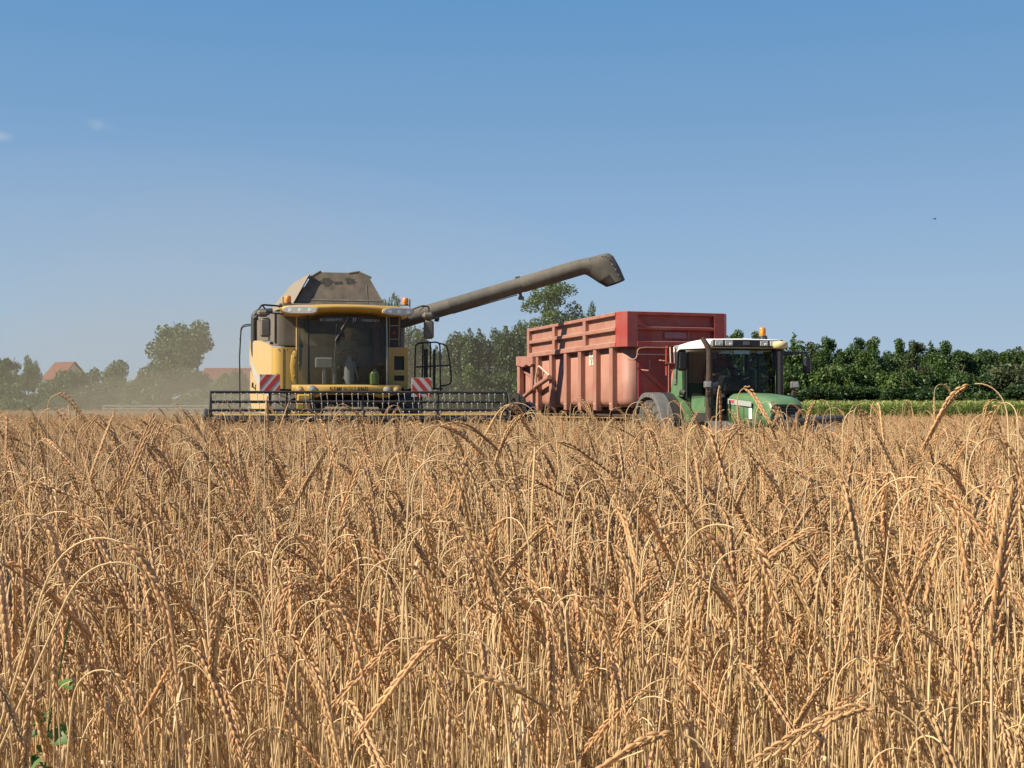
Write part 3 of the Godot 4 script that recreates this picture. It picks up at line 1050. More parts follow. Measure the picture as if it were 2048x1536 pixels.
func house(called: String, label: String, px: float, d: float, yaw: float, wide: float, long: float, eave: float, ridge: float) -> void:
	var o := thing(called, label, "house", Vector3(at(px, d), 0, -d), yaw)
	var g := Geo.new()
	var w := wide * 0.5
	g.prism([Vector2(-w, 0), Vector2(w, 0), Vector2(w, eave), Vector2(0, ridge - 0.12), Vector2(-w, eave)], -long * 0.5, long * 0.5)
	part("wall", g, mats.plaster, o)
	for s in [-1.0, 1.0]:
		var f := Geo.new()
		var dx := w + 0.45
		var ang := atan2(ridge - eave, w)
		var len := dx / cos(ang)
		var b := Basis(Vector3.BACK, -ang * s)
		f.box(Vector3(s * dx * 0.5, ridge - tan(ang) * dx * 0.5 + 0.06, 0), Vector3(len, 0.14, long + 0.7), 0.02, b)
		var roof := part("roof", f, mats.roof_tiles, o)
	for e in [[-w * 0.45, 0], [w * 0.45, 0], [0.0, 1]]:
		var fr := Geo.new()
		var y: float = eave * 0.55 if e[1] == 0 else eave * 0.98
		fr.box(Vector3(e[0], y, long * 0.5 + 0.02), Vector3(1.0, 1.3, 0.06), 0.01)
		var win := part("window", fr, mats.window_frame, o)
		var p := Geo.new()
		p.box(Vector3(e[0], y, long * 0.5 + 0.055), Vector3(0.8, 1.1, 0.02))
		part("pane", p, mats.window_glass, win)


func build_houses() -> void:
	house("gabled_house", "white walled house with steep red tiled roof half hidden by bushes", 130, 172.0, 58.0, 4.2, 3.6, 5.6, 7.7)
	house("small_house", "house of which only a bit of red roof shows left of the dusty tree", 304, 182.0, 70.0, 4.2, 3.4, 4.8, 6.75)
	house("long_barn", "long low barn with red roof and pale wall behind the combine", 512, 152.0, 90.0, 8.0, 12.0, 4.6, 6.2)


func build_guard_rail() -> void:
	var d := 92.0
	var x0 := at(205, d)
	var x1 := at(432, d)
	var o := thing("guard_rail", "pale grey road guard rail low behind the wheat in the dust", "guard rail", Vector3(x0, 0, -d))
	var n := 5
	for i in n:
		var g := Geo.new()
		g.box(Vector3((x1 - x0) * i / (n - 1), 0.82, -0.1), Vector3(0.10, 1.64, 0.10), 0.01)
		part("post", g, mats.rail_pale, o)
	for y in [1.38, 1.60]:
		var g := Geo.new()
		g.box(Vector3((x1 - x0) * 0.5, y, 0), Vector3(x1 - x0, 0.11, 0.05), 0.02)
		part("rail", g, mats.rail_pale, o)


func build_maize() -> void:
	var r := RandomNumberGenerator.new()
	r.seed = 61
	var o := Node3D.new()
	o.name = "maize_field"
	add_child(o)
	tag(o, "strip of bright green maize between the wheat and the wood on the right", "maize field", "", "stuff")
	for k in 3:
		var g := Geo.new()
		g.col = Color(0.12, 0.17, 0.05)
		g.tube([Vector3.ZERO, Vector3(0.01, 1.0, 0), Vector3(0, 1.9, 0.01)], [0.014, 0.011, 0.005], 5, false)
		for i in 11:
			var h := 0.25 + i * 0.145
			var a := (0.0 if i % 2 else PI) + r.randf_range(-0.5, 0.5)
			var out := Vector3(cos(a), 0, sin(a))
			var p := Vector3(0, h, 0)
			var th := r.randf_range(0.30, 0.55)
			var L := r.randf_range(0.5, 0.75)
			var t := r.randf_range(0.8, 1.2)
			g.col = Color(0.27 * t, 0.35 * t, 0.095 * t)
			var sd := out.cross(Vector3.UP)
			var rings := []
			for q in 6:
				var wd: float = 0.045 * (1.0 - pow(q / 5.0, 2.5)) + 0.003
				rings.append([p - sd * wd, p - Vector3(0, 0.012, 0), p + sd * wd])
				p += (out * sin(th) + Vector3.UP * cos(th)) * L / 5.0
				th += r.randf_range(0.28, 0.45)
			g.loft(rings, false)
		g.col = Color(0.34, 0.27, 0.12)
		for i in 4:
			var a := TAU * i / 4.0
			g.rod(Vector3(0, 1.80, 0), Vector3(cos(a) * 0.06, 1.98 + 0.03 * (i % 2), sin(a) * 0.06), 0.004, 4)
		var buf := PackedFloat32Array()
		for i in 2500:
			var z := 86.0 + pow(r.randf(), 1.7) * 52.0
			var x := r.randf_range(0.17, 0.56) * z
			z = 86.0 + roundf((z - 86.0) / 0.75) * 0.75
			var b := Basis(Vector3.UP, r.randf_range(0, TAU)).scaled_local(Vector3.ONE * r.randf_range(0.72, 1.03))
			var t := r.randf_range(0.85, 1.15)
			buf.append_array(PackedFloat32Array([b.x.x, b.y.x, b.z.x, x, b.x.y, b.y.y, b.z.y, 0.0, b.x.z, b.y.z, b.z.z, -z, t, t, t, 1.0]))
		var mm := MultiMesh.new()
		mm.transform_format = MultiMesh.TRANSFORM_3D
		mm.use_colors = true
		mm.mesh = g.mesh()
		mm.instance_count = buf.size() / 16
		mm.buffer = buf
		var mi := MultiMeshInstance3D.new()
		mi.name = "maize_plants" if k == 0 else "maize_plants_%03d" % k
		mi.multimesh = mm
		mi.material_override = mats.leafy
		mi.set_meta("kind", "stuff")
		o.add_child(mi, true)


func build_birds() -> void:
	for e in [[1872, 437, 70.0, 0.26, "tiny dark bird high in the sky on the right", mats.bird_grey, 25.0], [190, 648, 90.0, 0.14, "tiny pale bird low in the sky on the left", mats.bird_white, -40.0]]:
		var o := thing("bird", e[4], "bird", Vector3(at(e[0], e[2]), up(e[1], e[2]), -e[2]), e[6])
		var s: float = e[3]
		var g := Geo.new()
		g.tube([Vector3(-0.5, 0.02, 0) * s, Vector3(-0.3, 0, 0) * s, Vector3(0, -0.02, 0) * s, Vector3(0.25, 0, 0) * s, Vector3(0.36, 0.03, 0) * s, Vector3(0.46, 0.02, 0) * s], [0.02 * s, 0.06 * s, 0.11 * s, 0.09 * s, 0.075 * s, 0.012 * s], 8)
		part("body", g, e[5], o)
		for q in [-1.0, 1.0]:
			var w := Geo.new()
			w.loft([[Vector3(-0.12, 0.02, 0) * s, Vector3(0, 0.05, 0) * s, Vector3(0.16, 0.03, 0) * s], [Vector3(-0.12, 0.20, 0.35 * q) * s, Vector3(0.02, 0.23, 0.35 * q) * s, Vector3(0.15, 0.21, 0.35 * q) * s], [Vector3(-0.22, 0.12, 0.8 * q) * s, Vector3(-0.16, 0.13, 0.8 * q) * s, Vector3(-0.10, 0.12, 0.8 * q) * s]], false)
			part("wing", w, e[5], o)


# the dust that the combine blows out behind it and that drifts to the left
func build_dust() -> void:
	var k := 0
	for e in [
		[at(330, 48), 1.0, -48.0, Vector3(26, 9, 20), 0.0105, 0.62],
		[at(392, 42), 0.4, -42.0, Vector3(12, 5.0, 11), 0.042, 0.62],
		[at(290, 60), 3.0, -62.0, Vector3(52, 23, 34), 0.0030, 0.80],
		[at(60, 70), 1.5, -72.0, Vector3(60, 18, 40), 0.0012, 0.66],
		[at(200, 50), 0.6, -52.0, Vector3(30, 5.5, 20), 0.0050, 0.58],
		[at(425, 45), 4.0, -46.0, Vector3(15, 12, 12), 0.0060, 0.74],
		[at(520, 36), 2.2, -38.0, Vector3(8, 5.5, 8), 0.012, 0.62],
	]:
		var f := FogVolume.new()
		f.name = numbered("dust_cloud")
		f.shape = RenderingServer.FOG_VOLUME_SHAPE_ELLIPSOID
		f.size = e[3]
		var m := FogMaterial.new()
		m.density = e[4]
		m.albedo = lin(e[5], e[5] * 0.885, e[5] * 0.65)
		f.material = m
		add_child(f, true)
		f.position = Vector3(e[0], e[1], e[2])
		tag(f, ["tan dust drifting left behind the combine", "thickest tan dust low behind the combine's left side", "thin high veil of dust over the left trees", "thin dust far out at the left edge", "low dust over the wheat on the left", "tall plume of dust rising behind the combine's left side", "dust puffing up right beside the combine's rear"][k], "dust", "", "stuff")
		k += 1


var COMBINE := Transform3D(Basis(Vector3.UP, deg_to_rad(12.0)).scaled(Vector3.ONE * 0.94), Vector3(-3.60, 0.096, -26.98))
var TRACTOR := Transform3D(Basis(Vector3.UP, deg_to_rad(12.0)), Vector3(4.23, 0, -22.4))
var TRAILER := Transform3D(Basis(Vector3.UP, deg_to_rad(17.3)), Vector3(3.488, 0, -25.885))


# a ribbed farm tyre on a rim, axle along x, centre at the origin: [tyre, rim]
func wheel(o: Node3D, centre: Vector3, rad: float, wid: float, lugs: int, rim_mat: Material) -> void:
	var g := Geo.new()
	var turn := Transform3D(Basis(Vector3.BACK, -PI / 2.0), centre)
	var w := wid * 0.5
	var prof := [Vector2(rad * 0.56, -w * 0.82), Vector2(rad * 0.62, -w * 0.98), Vector2(rad * 0.80, -w * 1.02), Vector2(rad * 0.92, -w * 0.93), Vector2(rad * 0.955, -w * 0.70), Vector2(rad * 0.965, 0), Vector2(rad * 0.955, w * 0.70), Vector2(rad * 0.92, w * 0.93), Vector2(rad * 0.80, w * 1.02), Vector2(rad * 0.62, w * 0.98), Vector2(rad * 0.56, w * 0.82)]
	g.lathe(prof, 40, turn)
	for i in lugs:
		for s in [-1.0, 1.0]:
			var a: float = TAU * (i + (0.5 if s > 0 else 0.0)) / lugs
			var rings := []
			for q in [[0.0, 0.965], [0.35, 0.968], [0.70, 0.958], [0.95, 0.915], [1.03, 0.83]]:
				var aa: float = a + 0.26 * q[0]
				var x: float = s * w * q[0]
				var ring := []
				for e in [[-1, 0.98], [-0.6, 1.045], [0.6, 1.045], [1, 0.98]]:
					var ab: float = aa + e[0] * 0.030
					var rr: float = rad * q[1] * e[1]
					ring.append(centre + Vector3(x + (s * w * 0.03 if q[0] > 0.9 else 0.0), rr * sin(ab), rr * cos(ab)))
				rings.append(ring)
			g.loft(rings, true, true, true, true)
	var tyre := part("tyre", g, mats.tyre_rubber, o)
	var m := Geo.new()
	m.lathe([Vector2(rad * 0.10, -w * 0.55), Vector2(rad * 0.45, -w * 0.35), Vector2(rad * 0.52, -w * 0.80), Vector2(rad * 0.575, -w * 0.84), Vector2(rad * 0.575, w * 0.84), Vector2(rad * 0.52, w * 0.80), Vector2(rad * 0.45, w * 0.35), Vector2(rad * 0.10, w * 0.55)], 32, turn)
	part("rim", m, rim_mat, tyre)


func beacon(o: Node3D, p: Vector3, r: float, h: float) -> void:
	var b := Geo.new()
	b.lathe([Vector2(r * 1.15, 0), Vector2(r * 1.15, h * 0.12), Vector2(r * 0.8, h * 0.16)], 20, Transform3D(Basis.IDENTITY, p))
	var base := part("beacon", b, mats.black_dusty, o)
	var g := Geo.new()
	g.lathe([Vector2(r, h * 0.14), Vector2(r * 1.02, h * 0.5), Vector2(r * 0.95, h * 0.85), Vector2(r * 0.75, h * 0.97), Vector2(0.004, h)], 20, Transform3D(Basis.IDENTITY, p))
	part("beacon_dome", g, mats.amber, base)
	var c := Geo.new()
	c.lathe([Vector2(r * 0.4, h * 0.36), Vector2(r * 0.5, h * 0.5), Vector2(r * 0.4, h * 0.64)], 12, Transform3D(Basis.IDENTITY, p + Vector3(-r * 0.35, 0, r * 0.72)))
	part("beacon_mirror", c, mats.amber_core, base)


func letters(o: Node3D, text: String, size: float, at_p: Vector3, m: Material, called := "lettering", yaw := 0.0, squeeze := 1.0, roll := 0.0, depth := 0.006) -> void:
	var t := TextMesh.new()
	var f := SystemFont.new()
	f.font_names = PackedStringArray(["Droid Sans"])
	f.font_weight = 700
	t.font = f
	t.text = text
	t.font_size = 48
	t.pixel_size = size / 48.0
	t.depth = depth
	part(called, t, m, o, Transform3D((Basis(Vector3.UP, yaw) * Basis(Vector3.BACK, roll)).scaled_local(Vector3(squeeze, 1, 1)), at_p))


func warning_board(o: Node3D, cen: Vector3, w: float, h: float, way: float) -> void:
	var g := Geo.new()
	g.box(cen, Vector3(w, h, 0.02), 0.004)
	var board := part("warning_board", g, mats.board_white, o)
	# red stripes, clipped to the board
	var rect := PackedVector2Array([Vector2(-w, -h) * 0.494, Vector2(w, -h) * 0.494, Vector2(w, h) * 0.494, Vector2(-w, h) * 0.494])
	var tilt := 0.82
	for k in range(-3, 4):
		var c := k * 0.245 + (0.06 if way > 0 else 0.03)
		var a := PackedVector2Array()
		for q in [[-1, 0], [-1, 1], [1, 1], [1, 0]]:
			var y: float = q[0] * h
			a.append(Vector2(c + (q[1] - 0.5) * 0.125 + y * tilt * way, y))
		for poly in Geometry2D.intersect_polygons(rect, a):
			if poly.size() < 3:
				continue
			var s := Geo.new()
			s.prism(Array(poly), 0.0, 0.004, Transform3D(Basis.IDENTITY, cen + Vector3(0, 0, 0.0105)))
			part("red_stripe", s, mats.board_red, board)


# a sitting driver in one continuous skin, hips at the origin, facing +z
func driver(called: String, label: String, place: Transform3D, shirt: Color, cap: Color) -> void:
	var bones := [                                           # from, to, radius from, radius to, colour
		[Vector3(0, 0.02, 0), Vector3(0, 0.22, -0.03), 0.150, 0.135, 0], [Vector3(0, 0.22, -0.03), Vector3(0, 0.44, -0.05), 0.140, 0.120, 0],
		[Vector3(-0.15, 0.46, -0.05), Vector3(0.15, 0.46, -0.05), 0.070, 0.070, 0], [Vector3(0, 0.46, -0.05), Vector3(0, 0.58, -0.02), 0.058, 0.052, 1],
		[Vector3(0, 0.655, 0.0), Vector3(0, 0.72, -0.015), 0.082, 0.090, 1], [Vector3(0, 0.615, 0.035), Vector3(0, 0.66, 0.03), 0.050, 0.060, 1],
		[Vector3(0, 0.668, 0.085), Vector3(0, 0.650, 0.103), 0.012, 0.014, 1], [Vector3(-0.088, 0.665, 0), Vector3(-0.090, 0.69, -0.005), 0.016, 0.016, 1], [Vector3(0.088, 0.665, 0), Vector3(0.090, 0.69, -0.005), 0.016, 0.016, 1],
		[Vector3(-0.19, 0.45, -0.05), Vector3(-0.26, 0.22, 0.08), 0.058, 0.046, 0], [Vector3(-0.26, 0.22, 0.08), Vector3(-0.14, 0.24, 0.34), 0.042, 0.032, 1], [Vector3(-0.14, 0.24, 0.34), Vector3(-0.12, 0.26, 0.42), 0.034, 0.030, 1],
		[Vector3(0.19, 0.45, -0.05), Vector3(0.27, 0.22, 0.06), 0.058, 0.046, 0], [Vector3(0.27, 0.22, 0.06), Vector3(0.15, 0.24, 0.33), 0.042, 0.032, 1], [Vector3(0.15, 0.24, 0.33), Vector3(0.12, 0.26, 0.41), 0.034, 0.030, 1],
		[Vector3(-0.10, 0.0, 0.02), Vector3(-0.13, 0.05, 0.44), 0.095, 0.065, 2], [Vector3(-0.13, 0.05, 0.44), Vector3(-0.12, -0.36, 0.50), 0.062, 0.045, 2], [Vector3(-0.12, -0.38, 0.50), Vector3(-0.12, -0.40, 0.66), 0.045, 0.038, 2],
		[Vector3(0.10, 0.0, 0.02), Vector3(0.13, 0.05, 0.44), 0.095, 0.065, 2], [Vector3(0.13, 0.05, 0.44), Vector3(0.12, -0.36, 0.50), 0.062, 0.045, 2], [Vector3(0.12, -0.38, 0.50), Vector3(0.12, -0.40, 0.66), 0.045, 0.038, 2],
	]
	for s in [-1.0, 1.0]:                                   # fingers closing on the wheel's rim
		for f in 4:
			bones.append([Vector3(s * 0.12, 0.26 + 0.016 * f, 0.42), Vector3(s * 0.105, 0.275 + 0.016 * f, 0.475), 0.010, 0.008, 1])
			bones.append([Vector3(s * 0.105, 0.275 + 0.016 * f, 0.475), Vector3(s * 0.075, 0.270 + 0.016 * f, 0.455), 0.008, 0.007, 1])
		bones.append([Vector3(s * 0.115, 0.25, 0.40), Vector3(s * 0.085, 0.252, 0.435), 0.011, 0.008, 1])
	var cols := [shirt, Color(0.34, 0.17, 0.11), Color(0.05, 0.06, 0.09)]
	var g := net(bones, cols, 0.022)
	var o := MeshInstance3D.new()
	o.mesh = g.mesh()
	o.material_override = mats.person
	o.name = numbered(called)
	o.transform = place
	add_child(o, true)
	tag(o, label, "person")
	var c := Geo.new()
	c.lathe([Vector2(0.100, 0.72), Vector2(0.101, 0.76), Vector2(0.085, 0.80), Vector2(0.045, 0.825), Vector2(0.004, 0.832)], 16, Transform3D(Basis.IDENTITY, Vector3(0, 0, -0.01)))
	c.box(Vector3(0, 0.728, 0.115), Vector3(0.13, 0.012, 0.09), 0.005)
	part("cap", c, plain("cap_%s" % called, cap.linear_to_srgb(), 0.9), o)
	for s in [-1.0, 1.0]:
		var e := Geo.new()
		e.lathe([Vector2(0.003, -0.009), Vector2(0.011, 0), Vector2(0.003, 0.009)], 8, Transform3D(Basis.IDENTITY, Vector3(s * 0.031, 0.690, 0.078)))
		part("eye", e, mats.black, o)
	var mo := Geo.new()
	mo.box(Vector3(0, 0.617, 0.088), Vector3(0.045, 0.008, 0.012), 0.003)
	part("mouth", mo, mats.letter_brown, o)


# surface nets over tapered bones joined with a smooth minimum
func net(bones: Array, cols: Array, cell: float) -> Geo:
	var lo := Vector3.ONE * 1e9
	var hi := -lo
	for b in bones:
		for q in 2:
			lo = lo.min(b[q] - Vector3.ONE * (b[2 + q] + cell * 3))
			hi = hi.max(b[q] + Vector3.ONE * (b[2 + q] + cell * 3))
	var nx := int((hi.x - lo.x) / cell) + 2
	var ny := int((hi.y - lo.y) / cell) + 2
	var nz := int((hi.z - lo.z) / cell) + 2
	var field := PackedFloat32Array()
	field.resize(nx * ny * nz)
	field.fill(1.0)
	var tone := PackedInt32Array()
	tone.resize(nx * ny * nz)
	var best := PackedFloat32Array()
	best.resize(nx * ny * nz)
	best.fill(9.0)
	for b in bones:
		var p0: Vector3 = b[0]
		var p1: Vector3 = b[1]
		var r0: float = b[2]
		var r1: float = b[3]
		var ks := minf(0.035, minf(r0, r1) * 0.6)
		var pad := maxf(r0, r1) + cell * 2.5
		var a := ((p0.min(p1) - Vector3.ONE * pad - lo) / cell).floor().max(Vector3.ZERO)
		var e := ((p0.max(p1) + Vector3.ONE * pad - lo) / cell).ceil()
		var ab := p1 - p0
		var l2 := maxf(ab.length_squared(), 1e-9)
		for z in range(int(a.z), mini(int(e.z) + 1, nz)):
			for y in range(int(a.y), mini(int(e.y) + 1, ny)):
				for x in range(int(a.x), mini(int(e.x) + 1, nx)):
					var p := lo + Vector3(x, y, z) * cell
					var t := clampf((p - p0).dot(ab) / l2, 0.0, 1.0)
					var d := (p - p0 - ab * t).length() - lerpf(r0, r1, t)
					var i := (z * ny + y) * nx + x
					var f := field[i]
					var h := maxf(ks - absf(f - d), 0.0) / ks
					field[i] = minf(f, d) - h * h * ks * 0.25
					if d < best[i]:
						best[i] = d
						tone[i] = b[4]
	var g := Geo.new()
	var at_cell := {}
	var corner := [0, 1, nx, nx + 1, nx * ny, nx * ny + 1, nx * ny + nx, nx * ny + nx + 1]
	for z in nz - 1:
		for y in ny - 1:
			for x in nx - 1:
				var i := (z * ny + y) * nx + x
				var inside := 0
				for k in corner:
					if field[i + k] < 0.0:
						inside += 1
				if inside == 0 or inside == 8:
					continue
				var sum := Vector3.ZERO
				var m := 0
				for k in 8:
					for ax in 3:
						var k2: int = k | (1 << ax)
						if k2 == k:
							continue
						var fa := field[i + corner[k]]
						var fb := field[i + corner[k2]]
						if (fa < 0.0) != (fb < 0.0):
							var q := Vector3(k & 1, (k >> 1) & 1, (k >> 2) & 1)
							q[ax] += fa / (fa - fb)
							sum += q
							m += 1
				var pos := lo + (Vector3(x, y, z) + sum / m) * cell
				var gr := Vector3(field[i + 1] - field[i] + field[i + corner[7]] - field[i + corner[6]], field[i + nx] - field[i] + field[i + corner[7]] - field[i + corner[5]], field[i + corner[4]] - field[i] + field[i + corner[7]] - field[i + corner[3]]).normalized()
				at_cell[i] = [pos, gr, tone[i]]
	var steps := [1, nx, nx * ny]
	for i in at_cell:
		for ax in 3:
			var j: int = i + steps[ax]
			if j >= field.size() or (field[i] < 0.0) == (field[j] < 0.0):
				continue
			var u: int = steps[(ax + 1) % 3]
			var w: int = steps[(ax + 2) % 3]
			if not (at_cell.has(i - u) and at_cell.has(i - w) and at_cell.has(i - u - w)):
				continue
			var q := [at_cell[i], at_cell[i - u], at_cell[i - u - w], at_cell[i - w]]
			if field[i] >= 0.0:
				q.reverse()
			g.col = cols[q[0][2]]
			g.trin(q[0][0], q[1][0], q[2][0], q[0][1], q[1][1], q[2][1])
			g.trin(q[0][0], q[2][0], q[3][0], q[0][1], q[2][1], q[3][1])
	return g


func arc_pts(pts: Array, r: float, n := 4) -> Array:              # a bent pipe: the corners of a path rounded off
	var out := [pts[0]]
	for i in range(1, pts.size() - 1):
		var a: Vector3 = pts[i] + (pts[i - 1] - pts[i]).normalized() * minf(r, (pts[i - 1] - pts[i]).length() * 0.45)
		var b: Vector3 = pts[i] + (pts[i + 1] - pts[i]).normalized() * minf(r, (pts[i + 1] - pts[i]).length() * 0.45)
		for k in n + 1:
			var t := float(k) / n
			out.append(a.lerp(pts[i], t).lerp(pts[i].lerp(b, t), t))
	out.append(pts[pts.size() - 1])
	return out


func build_combine() -> void:
	var o := thing("combine_harvester", "yellow and grey combine harvester with raised unloading auger and wide black reel in front", "combine harvester", COMBINE.origin, 12.0)
	o.transform = COMBINE
	# ---- the hidden core: chassis, axle, wheels
	var g := Geo.new()
	g.box(Vector3(0, 2.0, -4.0), Vector3(2.3, 2.1, 6.4), 0.05)
	g.box(Vector3(0, 0.95, -1.0), Vector3(2.6, 0.4, 0.5), 0.05)
	g.box(Vector3(0, 0.75, -5.6), Vector3(2.4, 0.3, 0.4), 0.05)
	part("chassis", g, mats.grey_dusty, o)
	wheel(o, Vector3(-1.42, 0.96, -0.95), 1.06, 0.70, 20, mats.yellow_dusty)
	wheel(o, Vector3(1.42, 0.96, -0.95), 1.06, 0.70, 20, mats.yellow_dusty)
	wheel(o, Vector3(-1.30, 0.62, -5.6), 0.72, 0.45, 18, mats.yellow_dusty)
	wheel(o, Vector3(1.30, 0.62, -5.6), 0.72, 0.45, 18, mats.yellow_dusty)
	# rear hood
	g = Geo.new()
	g.loft([[Vector3(-1.45, 1.4, -4.6), Vector3(1.35, 1.4, -4.6), Vector3(1.35, 3.7, -4.6), Vector3(-1.45, 3.7, -4.6)], [Vector3(-1.4, 1.5, -7.0), Vector3(1.3, 1.5, -7.0), Vector3(1.3, 3.5, -7.0), Vector3(-1.4, 3.5, -7.0)], [Vector3(-1.2, 1.9, -8.0), Vector3(1.1, 1.9, -8.0), Vector3(1.1, 2.9, -8.0), Vector3(-1.2, 2.9, -8.0)]].map(func(a): a.reverse(); return a), true, true, true, true)
	part("straw_hood", g, mats.grey_dusty, o)
	# ---- grain tank: box, front left corner panel, side bulge
	g = Geo.new()
	g.box(Vector3(-0.05, 3.55, -2.9), Vector3(2.75, 1.1, 2.9), 0.06)
	part("grain_tank", g, mats.grey_dusty, o)
	g = Geo.new()
	g.wall([Vector2(-1.19, -0.60), Vector2(-1.45, -0.60), Vector2(-1.60, -0.61), Vector2(-1.68, -0.65), Vector2(-1.72, -0.74), Vector2(-1.76, -1.1), Vector2(-1.80, -1.5)], [3.02, 3.02, 3.02, 3.02, 3.03, 3.05, 3.08], [3.83, 3.83, 3.84, 3.84, 3.84, 3.85, 3.85], 0.05)
	part("corner_panel", g, mats.grey_dusty, o)
	g = Geo.new()
	g.box(Vector3(-1.45, 3.45, -0.78), Vector3(0.5, 0.7, 0.3))
	part("corner_filler", g, mats.black_dusty, o)
	g = Geo.new()
	g.wall([Vector2(-1.83, -1.45), Vector2(-1.92, -1.6), Vector2(-1.98, -2.0), Vector2(-2.08, -2.6), Vector2(-2.10, -3.0)], [3.20, 3.19, 3.20, 3.22, 3.25], [3.72, 3.80, 3.84, 3.82, 3.74], 0.10)
	part("side_bulge", g, mats.grey_dusty, o)
	g = Geo.new()
	g.tube(arc_pts([Vector3(-2.05, 2.45, -2.9), Vector3(-2.16, 3.0, -3.0), Vector3(-2.16, 3.98, -3.05), Vector3(-1.7, 4.02, -3.05)], 0.15), 0.09, 8)
	part("air_duct", g, mats.black_dusty, o)
	# small fold line and catch under the corner panel
	g = Geo.new()
	g.rod(Vector3(-1.60, 3.035, -0.575), Vector3(-1.22, 3.035, -0.575), 0.012, 6)
	g.rod(Vector3(-1.73, 3.10, -0.80), Vector3(-1.80, 3.10, -0.80), 0.035, 8)
	part("latch", g, mats.black_dusty, o)
	# ---- left yellow shields
	g = Geo.new()
	g.wall([Vector2(-1.17, -0.56), Vector2(-1.40, -0.55), Vector2(-1.56, -0.56), Vector2(-1.65, -0.60), Vector2(-1.71, -0.68), Vector2(-1.75, -0.80)], [2.00, 2.00, 2.01, 2.01, 2.01, 2.02], [2.99, 2.99, 2.99, 2.99, 2.99, 3.0], 0.04)
	part("front_shield", g, mats.yellow, o)
	g = Geo.new()
	g.loft([[Vector3(-1.185, 2.12, -0.53), Vector3(-1.22, 2.12, -0.545), Vector3(-1.24, 2.12, -0.55)], [Vector3(-1.185, 2.22, -0.535), Vector3(-1.26, 2.22, -0.520), Vector3(-1.31, 2.22, -0.551)], [Vector3(-1.185, 2.55, -0.540), Vector3(-1.28, 2.55, -0.512), Vector3(-1.34, 2.55, -0.551)], [Vector3(-1.185, 2.82, -0.535), Vector3(-1.26, 2.82, -0.520), Vector3(-1.31, 2.82, -0.551)], [Vector3(-1.185, 2.92, -0.53), Vector3(-1.22, 2.92, -0.545), Vector3(-1.24, 2.92, -0.55)]], false)
	var grip := part("door_recess", g, mats.yellow, o)
	for y in [2.30, 2.76]:
		var b := Geo.new()
		b.lathe([Vector2(0.022, 0), Vector2(0.018, 0.012), Vector2(0.002, 0.016)], 10, Transform3D(Basis(Vector3.RIGHT, PI / 2), Vector3(-1.245, y, -0.522)))
		part("bolt", b, mats.yellow_dusty, grip)
	g = Geo.new()
	g.wall([Vector2(-1.755, -0.81), Vector2(-1.82, -1.15), Vector2(-1.93, -1.6), Vector2(-2.06, -2.1), Vector2(-2.17, -2.55), Vector2(-2.20, -2.80)], [2.02, 2.04, 2.14, 2.36, 2.62, 2.80], [3.0, 3.06, 3.16, 3.22, 3.24, 3.20], 0.05)
	part("side_shield", g, mats.yellow_dusty, o)
	g = Geo.new()
	g.wall([Vector2(-1.80, -0.95), Vector2(-1.84, -1.15), Vector2(-1.94, -1.6), Vector2(-2.07, -2.1), Vector2(-2.18, -2.55), Vector2(-2.23, -2.9)], [1.78, 1.84, 1.90, 2.08, 2.32, 2.55], [2.015, 2.035, 2.135, 2.355, 2.615, 2.86], 0.05)
	part("swoosh_stripe", g, mats.swoosh_grey, o)
	g = Geo.new()
	g.wall([Vector2(-1.82, -1.02), Vector2(-1.94, -1.6), Vector2(-2.08, -2.1), Vector2(-2.20, -2.6), Vector2(-2.26, -3.1)], [1.40, 1.42, 1.45, 1.50, 1.70], [1.80, 1.90, 2.075, 2.335, 2.5], 0.05)
	part("rear_shield", g, mats.yellow_dusty, o)
	g = Geo.new()
	g.wall([Vector2(-2.22, -2.95), Vector2(-2.28, -3.3), Vector2(-2.28, -3.8)], [2.60, 2.65, 2.8], [2.92, 3.15, 3.3], 0.05)
	part("rear_shield", g, mats.yellow_dusty, o)
	for e in [[Vector3(-1.19, 2.36, -0.545), Vector3(-1.66, 2.36, -0.585)], [Vector3(-1.50, 2.01, -0.548), Vector3(-1.50, 2.98, -0.548)]]:
		g = Geo.new()
		g.tube([e[0], e[1]], 0.006, 5)
		part("panel_seam", g, mats.soot, o)
	for p in [Vector3(-1.24, 2.94, -0.545), Vector3(-1.60, 2.93, -0.565), Vector3(-1.60, 2.08, -0.565), Vector3(-1.40, 2.93, -0.535)]:
		g = Geo.new()
		g.lathe([Vector2(0.018, 0), Vector2(0.016, 0.010), Vector2(0.002, 0.013)], 10, Transform3D(Basis(Vector3.RIGHT, PI / 2), p))
		part("bolt", g, mats.soot, o)
	for k in 3:
		g = Geo.new()
		g.tube(arc_pts([Vector3(-0.70 - 0.06 * k, 1.85, -0.2), Vector3(-0.85 - 0.05 * k, 1.75, 0.5), Vector3(-0.80 - 0.05 * k, 1.45 - 0.05 * k, 1.2), Vector3(-0.75, 1.30, 1.65)], 0.2), 0.018, 6)
		part("hydraulic_hose", g, mats.black, o)
	# orange marker lamp on the side
	g = Geo.new()
	g.box(Vector3(-2.20, 2.12, -2.3), Vector3(0.05, 0.13, 0.10), 0.01)
	g.rod(Vector3(-2.10, 2.0, -2.3), Vector3(-2.20, 2.08, -2.3), 0.015, 6)
	part("marker_lamp", g, mats.rust, o)
	# ---- ladder rails at the rear left
	for z in [-3.9, -4.5]:
		g = Geo.new()
		g.tube(arc_pts([Vector3(-2.15, 3.75, z), Vector3(-2.50, 3.72, z), Vector3(-2.54, 2.9, z), Vector3(-2.52, 1.4, z)], 0.14), 0.015, 8)
		part("ladder_rail", g, mats.black_dusty, o)
